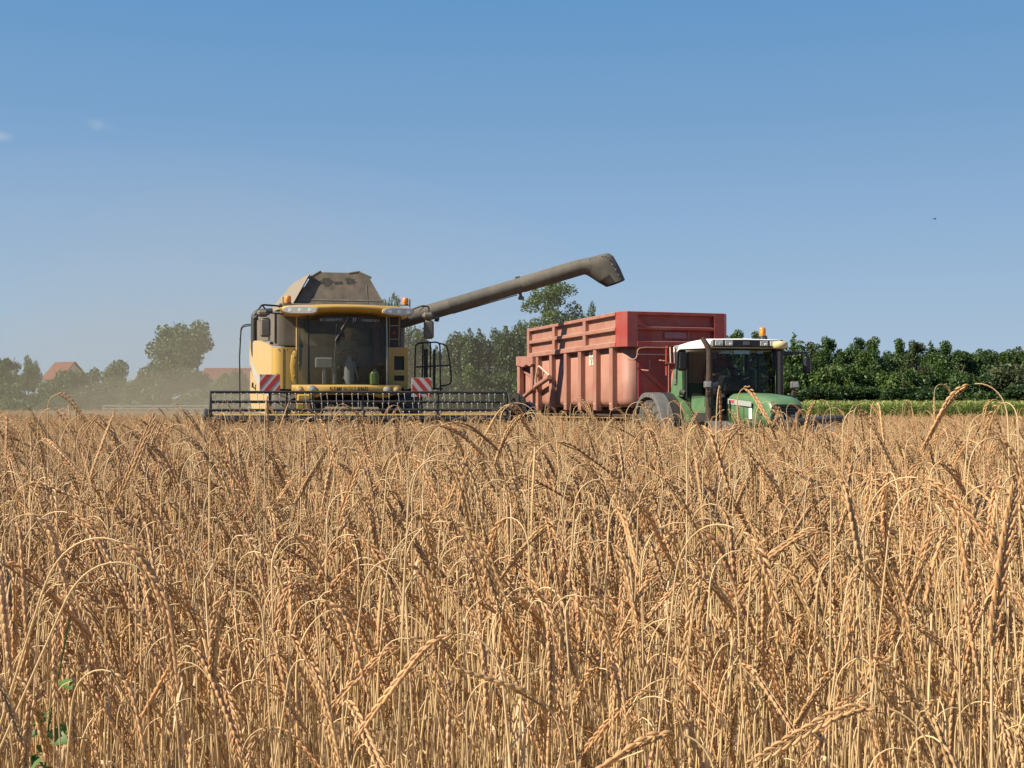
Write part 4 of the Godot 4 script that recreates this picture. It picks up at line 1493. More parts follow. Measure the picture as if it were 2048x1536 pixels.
	for y in [1.6, 1.95, 2.3, 2.65, 3.0, 3.35]:
		g = Geo.new()
		g.rod(Vector3(-2.53, y, -3.9), Vector3(-2.53, y, -4.5), 0.018, 6)
		part("ladder_rung", g, mats.black_dusty, o)
	# ---- grain tank extension: covers leaning in
	g = Geo.new()
	var fr := [Vector2(-1.25, 4.06), Vector2(1.06, 4.06), Vector2(0.66, 4.92), Vector2(0.40, 5.03), Vector2(-0.58, 5.03), Vector2(-0.80, 4.86)]
	var lean := Transform3D(Basis(Vector3.RIGHT, -0.42), Vector3(0, 4.08, -1.75)) * Transform3D(Basis.IDENTITY, Vector3(0, -4.08, 0))
	g.prism(fr, -0.03, 0.03, lean, 0.006)
	part("tank_cover", g, mats.tank_grey, o)
	g = Geo.new()
	g.box(lean * Vector3(-0.02, 4.235, 0.034), Vector3(2.06, 0.05, 0.014), 0.004, lean.basis)
	g.box(lean * Vector3(0.60, 4.42, 0.034), Vector3(0.014, 0.55, 0.014), 0.003, lean.basis)
	part("cover_rib", g, mats.grey_dusty, o)
	for e in [[-0.40, 4.76, 0.20, 0.15], [0.20, 4.78, 0.17, 0.13], [-0.10, 4.72, 0.14, 0.07]]:
		var blot := []
		for i in 18:
			var a := TAU * i / 18.0
			blot.append(Vector2(e[0] + cos(a) * e[2] * rng.randf_range(0.55, 1.1), e[1] + sin(a) * e[3] * rng.randf_range(0.55, 1.1)))
		g = Geo.new()
		g.prism(blot, 0.0305, 0.0325, lean)
		part("dark_stain", g, mats.soot, o)
	g = Geo.new()                                         # left cover, its sunlight painted in by a lighter colour
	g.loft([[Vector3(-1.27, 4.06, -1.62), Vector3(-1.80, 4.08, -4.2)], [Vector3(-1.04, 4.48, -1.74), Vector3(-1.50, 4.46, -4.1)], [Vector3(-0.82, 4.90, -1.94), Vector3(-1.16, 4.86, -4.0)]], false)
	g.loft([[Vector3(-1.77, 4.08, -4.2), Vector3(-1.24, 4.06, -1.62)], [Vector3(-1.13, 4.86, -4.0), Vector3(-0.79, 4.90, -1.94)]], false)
	part("tank_cover", g, mats.cover_sunlit, o)
	g = Geo.new()
	g.box(Vector3(-0.28, 4.06, -1.62), Vector3(2.6, 0.10, 0.30), 0.02)
	part("tank_rim", g, mats.grey_dusty, o)
	g = Geo.new()                                         # right cover and rear cover
	g.loft([[Vector3(1.05, 4.08, -1.80), Vector3(0.66, 4.78, -2.06)], [Vector3(1.10, 4.08, -4.2), Vector3(0.72, 4.78, -4.0)]], false)
	part("tank_cover", g, mats.tank_grey, o)
	g = Geo.new()
	g.loft([[Vector3(1.10, 4.08, -4.2), Vector3(0.72, 4.78, -4.0)], [Vector3(-1.65, 4.08, -4.2), Vector3(-1.11, 4.75, -4.0)]], false)
	part("tank_cover", g, mats.tank_grey, o)
	for e in [[Vector2(-0.84, 4.85), Vector2(-0.54, 5.06)], [Vector2(0.16, 5.01), Vector2(0.44, 5.07)], [Vector2(0.42, 5.05), Vector2(0.72, 4.90)]]:
		g = Geo.new()
		g.tube([lean * Vector3(e[0].x, e[0].y, 0.02), lean * Vector3(e[1].x, e[1].y, 0.02)], 0.03, 8)
		part("fold_strut", g, mats.grey_dusty, o)
	# ---- cab: floor, back wall, pillars, glass, roof
	g = Geo.new()
	g.box(Vector3(-0.12, 2.06, -0.75), Vector3(2.05, 0.10, 1.7), 0.02)
	part("cab_floor", g, mats.dark_interior, o)
	g = Geo.new()
	g.box(Vector3(-0.12, 2.9, -1.55), Vector3(2.05, 1.7, 0.08), 0.02)
	part("cab_back", g, mats.dark_interior, o)
	# curved windscreen: plan bows forward; the left door is a second pane
	var arc := []
	for i in 13:
		var t := i / 12.0
		arc.append(Vector2(lerpf(-0.93, 0.87, t), 0.02 + 0.20 * (1.0 - pow(2.0 * t - 1.0, 2.0))))
	var rows := []
	for e in [[2.11, 0.10], [2.45, 0.13], [2.9, 0.12], [3.35, 0.06], [3.70, -0.02]]:
		var row := []
		for p: Vector2 in arc:
			row.append(Vector3(p.x, e[0], p.y + e[1]))
		rows.append(row)
	g = Geo.new()
	g.loft(rows, false)
	part("windscreen", g, mats.glass_dusty, o)
	rows = []
	for e in [[2.11, 0.08], [2.45, 0.11], [2.9, 0.10], [3.35, 0.04], [3.70, -0.04]]:
		rows.append([Vector3(-1.16, e[0], -0.55), Vector3(-1.15, e[0], -0.25 + e[1]), Vector3(-1.10, e[0], -0.08 + e[1]), Vector3(-0.96, e[0], 0.015 + e[1])])
	g = Geo.new()
	g.loft(rows, false)
	part("door_glass", g, mats.glass_dusty, o)
	g = Geo.new()
	g.loft([[Vector3(0.9, 2.11, 0.1), Vector3(0.93, 2.11, -0.28)], [Vector3(0.9, 2.9, 0.10), Vector3(0.93, 2.9, -0.28)], [Vector3(0.89, 3.7, -0.04), Vector3(0.92, 3.7, -0.28)]].map(func(a): a.reverse(); return a), false)
	part("side_glass", g, mats.glass_dusty, o)
	for e in [[-0.945, 0.02, mats.black, 0.016], [0.885, 0.02, mats.strip_silver, 0.017], [-1.18, -0.56, mats.yellow_dusty, 0.025], [0.95, -0.30, mats.black, 0.035]]:
		g = Geo.new()
		var q := []
		for y in [[2.08, 0.10], [2.45, 0.13], [2.9, 0.12], [3.35, 0.06], [3.72, -0.02]]:
			q.append(Vector3(e[0], y[0], e[1] + (y[1] if e[1] > 0 else 0.0)))
		g.tube(q, e[3], 6)
		part("pillar", g, e[2], o)
	# yellow corner piece sweeping up under the door glass
	g = Geo.new()
	g.prism([Vector2(-1.17, 2.05), Vector2(-0.93, 2.05), Vector2(-0.95, 2.12), Vector2(-1.02, 2.22), Vector2(-1.09, 2.38), Vector2(-1.14, 2.60), Vector2(-1.17, 2.66)], 0.06, 0.14, Transform3D(Basis(Vector3.UP, -0.35), Vector3(0.0, 0, -0.40)))
	part("door_sill", g, mats.yellow, o)
	# sunscreen strip with lettering along the top of the windscreen
	letters(o, "M. CAVROTTES", 0.085, Vector3(-0.42, 3.60, 0.20), mats.letter_grey, "sticker_lettering", -0.05, 0.9)
	letters(o, "JT", 0.11, Vector3(0.12, 3.61, 0.225), mats.letter_grey, "sticker_lettering")
	letters(o, "ROUSSY LE V.", 0.075, Vector3(0.50, 3.60, 0.17), mats.letter_grey, "sticker_lettering", 0.1, 0.9)
	# wiper
	g = Geo.new()
	g.rod(Vector3(-0.02, 3.68, 0.23), Vector3(-0.34, 3.10, 0.31), 0.012, 6)
	g.rod(Vector3(-0.30, 3.50, 0.25), Vector3(-0.36, 2.45, 0.31), 0.010, 6)
	part("wiper", g, mats.grey_dusty, o)
	# roof: yellow, brow over the windscreen, drooping ends that hold the lamps
	var top := []
	for e in [[-1.58, 3.80, 3.90, -0.30, -0.06], [-1.50, 3.73, 3.93, -1.2, 0.08], [-1.15, 3.69, 3.945, -1.6, 0.24], [-0.85, 3.70, 3.95, -1.6, 0.29], [-0.70, 3.76, 3.955, -1.6, 0.31], [-0.3, 3.785, 3.965, -1.6, 0.35], [0.2, 3.785, 3.965, -1.6, 0.35], [0.62, 3.765, 3.955, -1.6, 0.32], [0.78, 3.72, 3.95, -1.6, 0.30], [1.1, 3.71, 3.945, -1.6, 0.25], [1.45, 3.74, 3.93, -1.2, 0.08], [1.55, 3.80, 3.90, -0.30, -0.06]]:
		var x: float = e[0]
		var y0: float = e[1]
		var y1: float = e[2]
		var zb: float = e[3]
		var zf: float = e[4]
		top.append([Vector3(x, y0, zb), Vector3(x, y0 + 0.02, zf - 0.14), Vector3(x, y0 + 0.06, zf - 0.04), Vector3(x, (y0 + y1) * 0.5, zf), Vector3(x, y1 - 0.03, zf - 0.02), Vector3(x, y1, zf - 0.14), Vector3(x, y1 + 0.02, (zb + zf) * 0.5), Vector3(x, y1 - 0.02, zb)])
	g = Geo.new()
	g.loft(top, true)
	part("cab_roof", g, mats.yellow, o)
	# lamp clusters: a dark surround, a clear lens, three reflectors
	for e in [[-1.13, 0.165, -0.30, 0.40], [1.14, 0.17, 0.30, 0.38]]:
		var c := Vector3(e[0], 3.825, e[1] + 0.085)
		var tilt := Basis(Vector3.UP, e[2])
		var outl := []
		var inn := []
		for i in 20:
			var a := TAU * i / 20
			var px: float = cos(a)
			var py: float = sin(a)
			var q := Vector2(signf(px) * pow(absf(px), 0.6) * e[3], signf(py) * pow(absf(py), 0.75) * 0.085 - 0.02 * (0.5 + 0.5 * px * signf(-e[0])))
			outl.append(q * 1.06)
			inn.append(q)
		g = Geo.new()
		g.prism(outl, -0.06, 0.012, Transform3D(tilt, c), 0.008)
		var hl := part("headlight", g, mats.yellow_dusty, o)
		g = Geo.new()
		g.prism(inn, 0.010, 0.032, Transform3D(tilt, c), 0.012)
		part("lamp_lens", g, mats.reflector, hl)
		for k in 3:
			g = Geo.new()
			g.lathe([Vector2(0.055, 0.0), Vector2(0.045, 0.004), Vector2(0.004, 0.006)], 16, Transform3D(tilt * Basis(Vector3.RIGHT, PI / 2), c + tilt * Vector3((k - 1) * 0.23, -0.01, 0.030)))
			part("reflector", g, mats.bright_lens, hl)
	beacon(o, Vector3(-1.40, 4.0, -0.25), 0.075, 0.19)
	beacon(o, Vector3(1.36, 4.0, -0.25), 0.075, 0.19)
	for x in [-1.51, 1.47]:
		g = Geo.new()
		g.box(Vector3(x, 4.06, -0.25), Vector3(0.035, 0.20, 0.02), 0.004)
		part("beacon_bracket", g, mats.yellow, o)
	# inside: seat, steering column, console, screen, bottle
	g = Geo.new()
	g.box(Vector3(0.05, 2.52, -0.95), Vector3(0.52, 0.14, 0.5), 0.05)
	g.box(Vector3(0.05, 2.95, -1.25), Vector3(0.50, 0.85, 0.14), 0.06)
	g.box(Vector3(0.05, 2.27, -0.95), Vector3(0.35, 0.36, 0.35), 0.03)
	part("seat", g, mats.seat_cloth, o)
	g = Geo.new()
	g.lathe([Vector2(0.14, 2.10), Vector2(0.125, 2.2), Vector2(0.12, 2.45), Vector2(0.10, 2.62), Vector2(0.055, 2.70), Vector2(0.045, 2.78)], 16, Transform3D(Basis.IDENTITY, Vector3(0.03, 0, -0.22)))
	g.rod(Vector3(0.13, 2.66, -0.22), Vector3(0.24, 2.2, -0.15), 0.02, 6)
	part("steering_column", g, mats.grey_plastic, o)
	g = Geo.new()
	g.tube(arc_ring(Vector3(0.03, 2.80, -0.34), 0.20, 0.9), 0.016, 6, false)
	part("steering_wheel", g, mats.black, o)
	g = Geo.new()
	g.box(Vector3(-0.55, 2.62, -0.4), Vector3(0.42, 0.26, 0.10), 0.03)
	g.box(Vector3(-0.55, 2.3, -0.4), Vector3(0.08, 0.5, 0.08), 0.01)
	part("screen", g, mats.grey_plastic, o)
	g = Geo.new()
	g.box(Vector3(-0.30, 2.35, -0.5), Vector3(0.10, 0.5, 0.25), 0.03)
	part("console", g, mats.grey_plastic, o)
	g = Geo.new()
	g.box(Vector3(0.72, 2.8, -0.9), Vector3(0.20, 1.4, 0.9), 0.05)
	part("side_cabinet", g, plain("curtain_maroon", lin(0.085, 0.035, 0.035), 0.9), o)
	g = Geo.new()
	g.lathe([Vector2(0.105, 2.115), Vector2(0.11, 2.14), Vector2(0.11, 2.34), Vector2(0.09, 2.40), Vector2(0.035, 2.44), Vector2(0.032, 2.48)], 16, Transform3D(Basis.IDENTITY, Vector3(0.60, 0, 0.06)))
	part("bottle", g, mats.bottle_green, o)
	# ---- right of the cab: dark recess with a little ladder, yellow panel with two openings
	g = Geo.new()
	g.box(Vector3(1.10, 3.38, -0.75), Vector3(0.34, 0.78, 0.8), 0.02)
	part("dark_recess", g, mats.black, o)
	for e in [[Vector3(0.99, 3.02, -0.33), Vector3(0.99, 3.73, -0.33)], [Vector3(1.22, 3.02, -0.33), Vector3(1.22, 3.73, -0.33)], [Vector3(0.99, 3.20, -0.33), Vector3(1.22, 3.20, -0.33)], [Vector3(0.99, 3.52, -0.33), Vector3(1.22, 3.52, -0.33)]]:
		g = Geo.new()
		g.tube([e[0], e[1]], 0.011, 6)
		part("ladder_bar", g, mats.yellow_dusty, o)
	g = Geo.new()
	g.lathe([Vector2(0.035, 0), Vector2(0.03, 0.02), Vector2(0.003, 0.03)], 12, Transform3D(Basis(Vector3.RIGHT, PI / 2), Vector3(1.10, 3.35, -0.34)))
	part("tail_light", g, mats.letter_red, o)
	g = Geo.new()
	for e in [[0.90, 1.10, 2.04, 3.0], [1.34, 1.42, 2.04, 3.0], [1.10, 1.34, 2.79, 3.0], [1.10, 1.34, 2.33, 2.46], [1.10, 1.34, 2.04, 2.20]]:
		g.box(Vector3((e[0] + e[1]) * 0.5, (e[2] + e[3]) * 0.5, -0.30), Vector3(e[1] - e[0], e[3] - e[2], 0.06), 0.0)
	part("right_panel", g, mats.yellow, o)
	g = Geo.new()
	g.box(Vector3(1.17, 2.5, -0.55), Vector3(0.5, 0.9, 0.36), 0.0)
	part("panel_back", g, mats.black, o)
	g = Geo.new()
	g.wall([Vector2(1.43, -0.27), Vector2(1.47, -0.9), Vector2(1.5, -3.5)].map(func(p): return p), [2.04, 2.04, 2.0], [3.0, 3.0, 3.2], -0.05)
	part("side_shield", g, mats.yellow, o)
	# ---- bumper under the windscreen, with lamps and the maker's name
	var bp := []
	for i in 15:
		var t := i / 14.0
		var x := lerpf(-1.31, 1.23, t)
		var z := 0.12 + 0.24 * (1.0 - pow(2.0 * t - 1.0, 2.0))
		var dip := 0.07 if (i > 1 and i < 4) or (i > 10 and i < 13) else 0.0
		bp.append([Vector3(x, 1.88 - dip, z - 0.35), Vector3(x, 1.86 - dip, z - 0.03), Vector3(x, 1.90 - dip, z), Vector3(x, 2.03, z + 0.01), Vector3(x, 2.09, z - 0.03), Vector3(x, 2.10, z - 0.35)])
	g = Geo.new()
	g.loft(bp, true)
	part("bumper", g, mats.yellow, o)
	letters(o, "NEW HOLLAND", 0.155, Vector3(-0.02, 1.985, 0.366), mats.letter_brown, "lettering", 0.0, 0.80)
	for e in [[-1.13, 0.20, 0.085, mats.yellow_dusty], [-0.86, 0.295, 0.10, mats.reflector], [0.88, 0.27, 0.085, mats.reflector], [1.10, 0.195, 0.08, mats.yellow_dusty]]:
		g = Geo.new()
		g.lathe([Vector2(e[2] * 1.15, -0.04), Vector2(e[2] * 1.15, 0.012), Vector2(e[2], 0.018)], 18, Transform3D(Basis(Vector3.RIGHT, PI / 2), Vector3(e[0], 1.965, e[1])))
		var lamp := part("lower_lamp", g, mats.yellow, o)
		g = Geo.new()
		g.lathe([Vector2(e[2] * 0.95, 0.014), Vector2(e[2] * 0.75, 0.028), Vector2(0.004, 0.036)], 18, Transform3D(Basis(Vector3.RIGHT, PI / 2), Vector3(e[0], 1.965, e[1])))
		part("lens", g, e[3], lamp)
	# ---- mirrors on arms
	for s in [-1.0, 1.0]:
		var x := 1.92 if s < 0 else 1.88
		g = Geo.new()
		if s < 0:
			g.tube(arc_pts([Vector3(-1.50, 3.92, -0.1), Vector3(-2.0, 3.94, 0.05), Vector3(-2.08, 3.82, 0.08)], 0.06), 0.022, 8)
			g.tube(arc_pts([Vector3(-2.0, 3.94, 0.05), Vector3(-1.86, 3.76, 0.02), Vector3(-1.5, 3.74, -0.1)], 0.06), 0.018, 8)
		else:
			g.tube(arc_pts([Vector3(1.50, 3.90, -0.1), Vector3(1.72, 3.98, 0.05), Vector3(1.88, 3.96, 0.08), Vector3(1.88, 3.78, 0.08)], 0.05), 0.02, 8)
			g.rod(Vector3(1.66, 3.86, 0.02), Vector3(1.80, 3.98, 0.06), 0.014, 6)
		var arm := part("mirror_arm", g, mats.black_dusty, o)
		g = Geo.new()
		g.box(Vector3(s * (x + (0.06 if s < 0 else -0.02)), 3.74, 0.08), Vector3(0.27, 0.17, 0.16), 0.06)
		part("wide_mirror", g, mats.grey_dusty, arm)
		g = Geo.new()
		g.box(Vector3(s * x, 3.41, 0.08), Vector3(0.24, 0.44, 0.13), 0.045)
		part("mirror", g, mats.grey_dusty, arm)
		g = Geo.new()
		g.box(Vector3(s * x, 3.41, 0.010), Vector3(0.20, 0.38, 0.012), 0.004)
		part("mirror_glass", g, mats.mirror_glass, arm)
		g = Geo.new()
		g.lathe([Vector2(0.045, -0.05), Vector2(0.065, 0.02), Vector2(0.06, 0.05)], 12, Transform3D(Basis(Vector3.BACK, s * 1.2), Vector3(s * (x + (0.22 if s < 0 else 0.20)), 3.66 if s > 0 else 3.63, 0.06)))
		part("work_lamp", g, mats.black_dusty, arm)
	# ---- platform rails on the right
	var rz := -0.8
	for e in [
		[Vector3(1.66, 2.0, rz), Vector3(1.68, 3.13, rz), Vector3(2.28, 3.17, rz), Vector3(2.30, 1.95, rz)],
		[Vector3(1.86, 2.0, rz - 0.1), Vector3(1.88, 3.15, rz - 0.1)], [Vector3(2.06, 2.0, rz - 0.1), Vector3(2.06, 3.16, rz - 0.1)],
		[Vector3(2.25, 3.14, rz - 0.05), Vector3(2.46, 3.10, rz - 0.05), Vector3(2.55, 2.62, rz - 0.05), Vector3(2.58, 2.14, rz - 0.05), Vector3(2.28, 2.08, rz - 0.05)],
		[Vector3(1.66, 2.55, rz), Vector3(2.52, 2.60, rz)], [Vector3(1.66, 2.02, rz), Vector3(2.36, 2.02, rz)]]:
		g = Geo.new()
		g.tube(arc_pts(e, 0.12) if e.size() > 2 else e, 0.019, 8)
		part("guard_rail_tube", g, mats.black, o)
	g = Geo.new()
	g.box(Vector3(2.0, 1.93, -1.4), Vector3(0.95, 0.08, 1.4), 0.02)
	g.box(Vector3(1.97, 2.5, -1.05), Vector3(0.10, 1.0, 0.05), 0.01)
	g.box(Vector3(2.18, 2.5, -1.05), Vector3(0.06, 1.0, 0.05), 0.01)
	part("platform", g, mats.black, o)
	warning_board(o, Vector3(-1.82, 2.11, 0.55), 0.46, 0.42, 1.0)
	warning_board(o, Vector3(1.62, 2.03, 0.75), 0.46, 0.44, -1.0)
	for e in [[-1.82, 0.5], [1.62, 0.7]]:
		g = Geo.new()
		g.rod(Vector3(e[0], 1.3, e[1]), Vector3(e[0], 2.1, e[1]), 0.03, 8)
		g.rod(Vector3(e[0], 1.3, e[1]), Vector3(e[0] * 0.6, 1.3, -0.4), 0.03, 8)
		part("board_stay", g, mats.black_dusty, o)
	# ---- auger, swung out over the trailer
	var p0 := Vector3(1.30, 3.70, -1.88)
	var p1 := Vector3(5.79, 5.06, -0.53)
	var dir := (p1 - p0).normalized()
	g = Geo.new()
	g.tube([p0 - dir * 0.7, p0.lerp(p1, 0.3)], [0.20, 0.20], 28)
	g.tube([p0.lerp(p1, 0.3), p0.lerp(p1, 0.31), p0.lerp(p1, 0.69)], [0.205, 0.192, 0.192], 28)
	g.tube([p0.lerp(p1, 0.685), p0.lerp(p1, 0.69), p1], [0.19, 0.203, 0.203], 28)
	var tube := part("auger_tube", g, mats.auger_grey, o)
	g = Geo.new()
	g.lathe([Vector2(0.42, 3.0), Vector2(0.42, 3.75), Vector2(0.30, 3.95)], 20, Transform3D(Basis.IDENTITY, Vector3(1.15, 0, -2.05)))
	part("auger_elbow", g, mats.grey_dusty, o)
	g = Geo.new()
	g.tube(arc_pts([p0.lerp(p1, 0.31) + Vector3(0.02, -0.20, 0), p0.lerp(p1, 0.66) + Vector3(0, -0.22, 0)], 0.05), 0.012, 6)
	part("hose", g, mats.black_dusty, tube)
	g = Geo.new()
	g.rod(p0.lerp(p1, 0.675) - Vector3(0, 0.20, 0), p0.lerp(p1, 0.68) - Vector3(0, 0.32, 0), 0.04, 8)
	g.box(p0.lerp(p1, 0.68) - Vector3(0, 0.33, 0), Vector3(0.14, 0.09, 0.09), 0.02)
	part("work_lamp", g, mats.grey_dusty, tube)
	g = Geo.new()
	g.box(p0.lerp(p1, 0.66) + Vector3(0, 0.215, 0), Vector3(0.12, 0.05, 0.06), 0.01, Basis(Vector3.BACK, 0.24))
	part("bracket", g, mats.auger_grey, tube)
	# spout: a hood that turns the grain down, bolted along its rims
	var side := dir.cross(Vector3.UP).normalized()
	var spout := []
	var fwd := Vector3(dir.x, 0, dir.z).normalized()
	for e in [[-0.12, 0.150, -0.08, -0.225, 0.20], [0.00, 0.200, 0.04, -0.200, 0.205], [0.25, 0.245, 0.07, -0.19, 0.21], [0.60, 0.335, 0.13, -0.20, 0.235], [0.70, 0.335, 0.19, -0.235, 0.245], [0.80, 0.255, 0.27, -0.285, 0.245], [0.96, -0.03, 0.43, -0.395, 0.235], [1.085, -0.33, 0.615, -0.50, 0.225]]:
		var hi_p: Vector3 = p1 + fwd * e[0] + Vector3.UP * e[1]
		var lo_p: Vector3 = p1 + fwd * e[2] + Vector3.UP * e[3]
		var c := (hi_p + lo_p) * 0.5
		var half := (hi_p - lo_p) * 0.5
		var ring := []
		for k in 28:
			var a := TAU * k / 28
			ring.append(c + side * cos(a) * e[4] + half * sin(a))
		spout.append(ring)
	var hood := []
	for ring in spout:
		var rr: Array = ring.duplicate()
		rr.reverse()
		hood.append(rr)
	g = Geo.new()
	g.loft(hood, true, false, false)
	var sp := part("spout", g, mats.auger_grey, o)
	g = Geo.new()
	var mouth := Geo.new()
	mouth.loft([spout[7], spout[6]], true, false, true)
	part("spout_inside", mouth, mats.black_dusty, sp, Transform3D(Basis.from_scale(Vector3.ONE * 0.98), (p1 + Vector3(0.5, -0.4, 0.4)) * 0.02))
	for k in [3, 11]:
		for i in range(2, 7):
			for f in [0.0, 0.5]:
				var q: Vector3 = spout[i][k].lerp(spout[i + 1][k], f)
				var b := Geo.new()
				b.lathe([Vector2(0.022, -0.015), Vector2(0.022, 0.008), Vector2(0.010, 0.016)], 8, Transform3D(Basis(Vector3.RIGHT, PI / 2), q))
				part("bolt", b, mats.grey_dusty, sp)
	# ---- feeder house and header
	g = Geo.new()
	g.loft([[Vector3(-0.62, 1.05, -0.6), Vector3(0.62, 1.05, -0.6), Vector3(0.62, 1.80, -0.6), Vector3(-0.62, 1.80, -0.6)].map(func(a): return a), [Vector3(-0.72, 0.35, 1.62), Vector3(0.72, 0.35, 1.62), Vector3(0.72, 1.25, 1.62), Vector3(-0.72, 1.25, 1.62)]], true, true, true, true)
	part("feeder_house", g, mats.feeder_brown, o)
	g = Geo.new()
	g.box(Vector3(-1.05, 1.62, 0.2), Vector3(0.30, 0.50, 0.5), 0.03)
	g.box(Vector3(-0.95, 1.42, 0.7), Vector3(0.72, 0.10, 0.5), 0.03, Basis(Vector3.BACK, -0.12))
	g.box(Vector3(-1.15, 1.45, 0.9), Vector3(0.16, 0.44, 0.1), 0.02)
	part("feeder_bracket", g, mats.yellow, o)
	g = Geo.new()
	g.box(Vector3(0.12, 1.36, 1.70), Vector3(6.7, 0.13, 0.14), 0.02)
	part("header_beam", g, mats.yellow, o)
	g = Geo.new()
	g.box(Vector3(0.12, 0.86, 1.72), Vector3(6.7, 0.86, 0.06), 0.0)
	part("header_back", g, mats.grey_dusty, o)
	g = Geo.new()
	g.loft([[Vector3(-3.22, 0.12, 1.7), Vector3(-3.22, 0.12, 3.0), Vector3(-3.22, 0.2, 3.0), Vector3(-3.22, 0.2, 1.7)].map(func(a): return a), [Vector3(3.46, 0.12, 1.7), Vector3(3.46, 0.12, 3.0), Vector3(3.46, 0.2, 3.0), Vector3(3.46, 0.2, 1.7)]], true, true, true, true)
	part("header_table", g, mats.grey_dusty, o)
	g = Geo.new()
	g.tube([Vector3(-3.18, 0.62, 2.15), Vector3(3.42, 0.62, 2.15)], 0.28, 20)
	part("header_auger", g, mats.black_dusty, o)
	g = Geo.new()
	g.box(Vector3(1.75, 1.12, 2.05), Vector3(3.4, 0.09, 0.09), 0.02)
	part("knife_bar", g, mats.yellow, o)
	# end shields; the right one carries a black belt cover
	g = Geo.new()
	g.prism([Vector2(-3.05, 0.12), Vector2(-1.65, 0.12), Vector2(-1.65, 1.35), Vector2(-2.2, 1.25), Vector2(-3.05, 0.45)], -0.04, 0.04, Transform3D(Basis(Vector3.UP, PI / 2), Vector3(-3.24, 0, 0)), 0.01)
	part("end_shield", g, mats.yellow_dusty, o)
	g = Geo.new()
	g.prism([Vector2(-3.05, 0.12), Vector2(-1.65, 0.12), Vector2(-1.65, 1.3), Vector2(-2.2, 1.25), Vector2(-3.05, 0.45)], -0.04, 0.04, Transform3D(Basis(Vector3.UP, PI / 2), Vector3(3.50, 0, 0)), 0.01)
	part("end_shield", g, mats.black_dusty, o)
	g = Geo.new()
	g.loft([[Vector3(3.28, 1.30, 2.10), Vector3(3.36, 1.62, 2.35), Vector3(3.40, 1.90, 2.62), Vector3(3.44, 1.88, 2.95), Vector3(3.42, 1.55, 2.95)], [Vector3(3.62, 1.20, 2.10), Vector3(3.70, 1.45, 2.35), Vector3(3.66, 1.72, 2.62), Vector3(3.60, 1.72, 2.95), Vector3(3.60, 1.45, 2.95)]], true, true, true, true)
	part("belt_cover", g, mats.black_dusty, o)
	for k in 5:
		g = Geo.new()
		g.box(Vector3(3.50 + k * 0.02, 1.83 - k * 0.085, 2.98), Vector3(0.22, 0.018, 0.02), 0.004, Basis(Vector3.BACK, -0.95))
		part("cover_rib", g, mats.fender_grey, o)
	g = Geo.new()
	g.lathe([Vector2(0.33, -0.12), Vector2(0.36, -0.05), Vector2(0.36, 0.06), Vector2(0.30, 0.12)], 24, Transform3D(Basis(Vector3.BACK, PI / 2), Vector3(3.74, 1.33, 2.55)))
	part("belt_drum", g, mats.black, o)
	# reel: six bats with spring tines, on spiders
	var yc := 1.32
	var zc := 2.60
	var R := 0.585
	var x0 := -3.05
	var x1 := 3.24
	for k in 6:
		var a := deg_to_rad(80.0 + 60.0 * k)
		var y := yc + R * sin(a)
		var z := zc + R * cos(a)
		g = Geo.new()
		g.tube([Vector3(x0, y, z), Vector3(x1, y, z)], 0.024, 8)
		g.box(Vector3((x0 + x1) * 0.5, y - 0.012, z + 0.012), Vector3(x1 - x0, 0.05, 0.014), 0.003)
		var bat := part("reel_bat", g, mats.black_dusty, o)
		var tine := Geo.new()
		tine.tube([Vector3(0, 0.0, 0), Vector3(0.004, -0.07, 0.006), Vector3(0.010, -0.145, -0.004), Vector3(0.012, -0.185, -0.02)], [0.0062, 0.0062, 0.0055, 0.0045], 5)
		tine.lathe([Vector2(0.005, -0.014), Vector2(0.016, -0.006), Vector2(0.016, 0.006), Vector2(0.005, 0.014)], 8, Transform3D(Basis(Vector3.RIGHT, PI / 2), Vector3(0, 0.004, 0.014)))
		var tm := tine.mesh()
		for i in 38:
			var x := x0 + 0.10 + i * 0.1645 + (0.0175 if i % 2 else -0.0175) + (0.05 if k % 2 else 0.0)
			if x < x1 - 0.03:
				part("tine", tm, mats.tine_white, bat, Transform3D(Basis(Vector3.BACK, rng.randf_range(-0.07, 0.07)), Vector3(x, y - 0.045, z + 0.012)))
	g = Geo.new()
	g.tube([Vector3(x0 - 0.05, yc, zc), Vector3(x1 + 0.05, yc, zc)], 0.07, 12)
	part("reel_shaft", g, mats.black_dusty, o)
	for x in [-3.06, -1.5, 0.10, 1.72, 3.25]:
		g = Geo.new()
		for k in 6:
			var a := deg_to_rad(80.0 + 60.0 * k)
			var b := deg_to_rad(80.0 + 60.0 * (k + 1))
			var q := Vector3(x, yc + R * sin(a), zc + R * cos(a))
			g.box(q.lerp(Vector3(x, yc, zc), 0.5), Vector3(0.03, R, 0.05), 0.005, Basis(Vector3.RIGHT, PI / 2.0 - a))
			if x < -3.0 or x > 3.0:
				g.tube([q, Vector3(x, yc + R * sin(b), zc + R * cos(b))], 0.02, 6)
		part("reel_spider", g, mats.black_dusty, o)
	for x in [-3.18, 3.37]:
		g = Geo.new()
		g.tube([Vector3(x, 1.50, 1.7), Vector3(x, yc, zc)], 0.05, 8)
		part("reel_arm", g, mats.black_dusty, o)
	driver("person", "driver sitting in the cab of the combine behind the dusty windscreen", COMBINE * Transform3D(Basis.IDENTITY, Vector3(0.05, 2.66, -0.95)), Color(0.10, 0.12, 0.10), Color(0.25, 0.22, 0.10))


func arc_ring(c: Vector3, r: float, tilt: float) -> Array:
	var out := []
	for i in 21:
		var a := TAU * i / 20.0
		out.append(c + Basis(Vector3.RIGHT, tilt) * Vector3(cos(a) * r, 0, sin(a) * r))
	return out


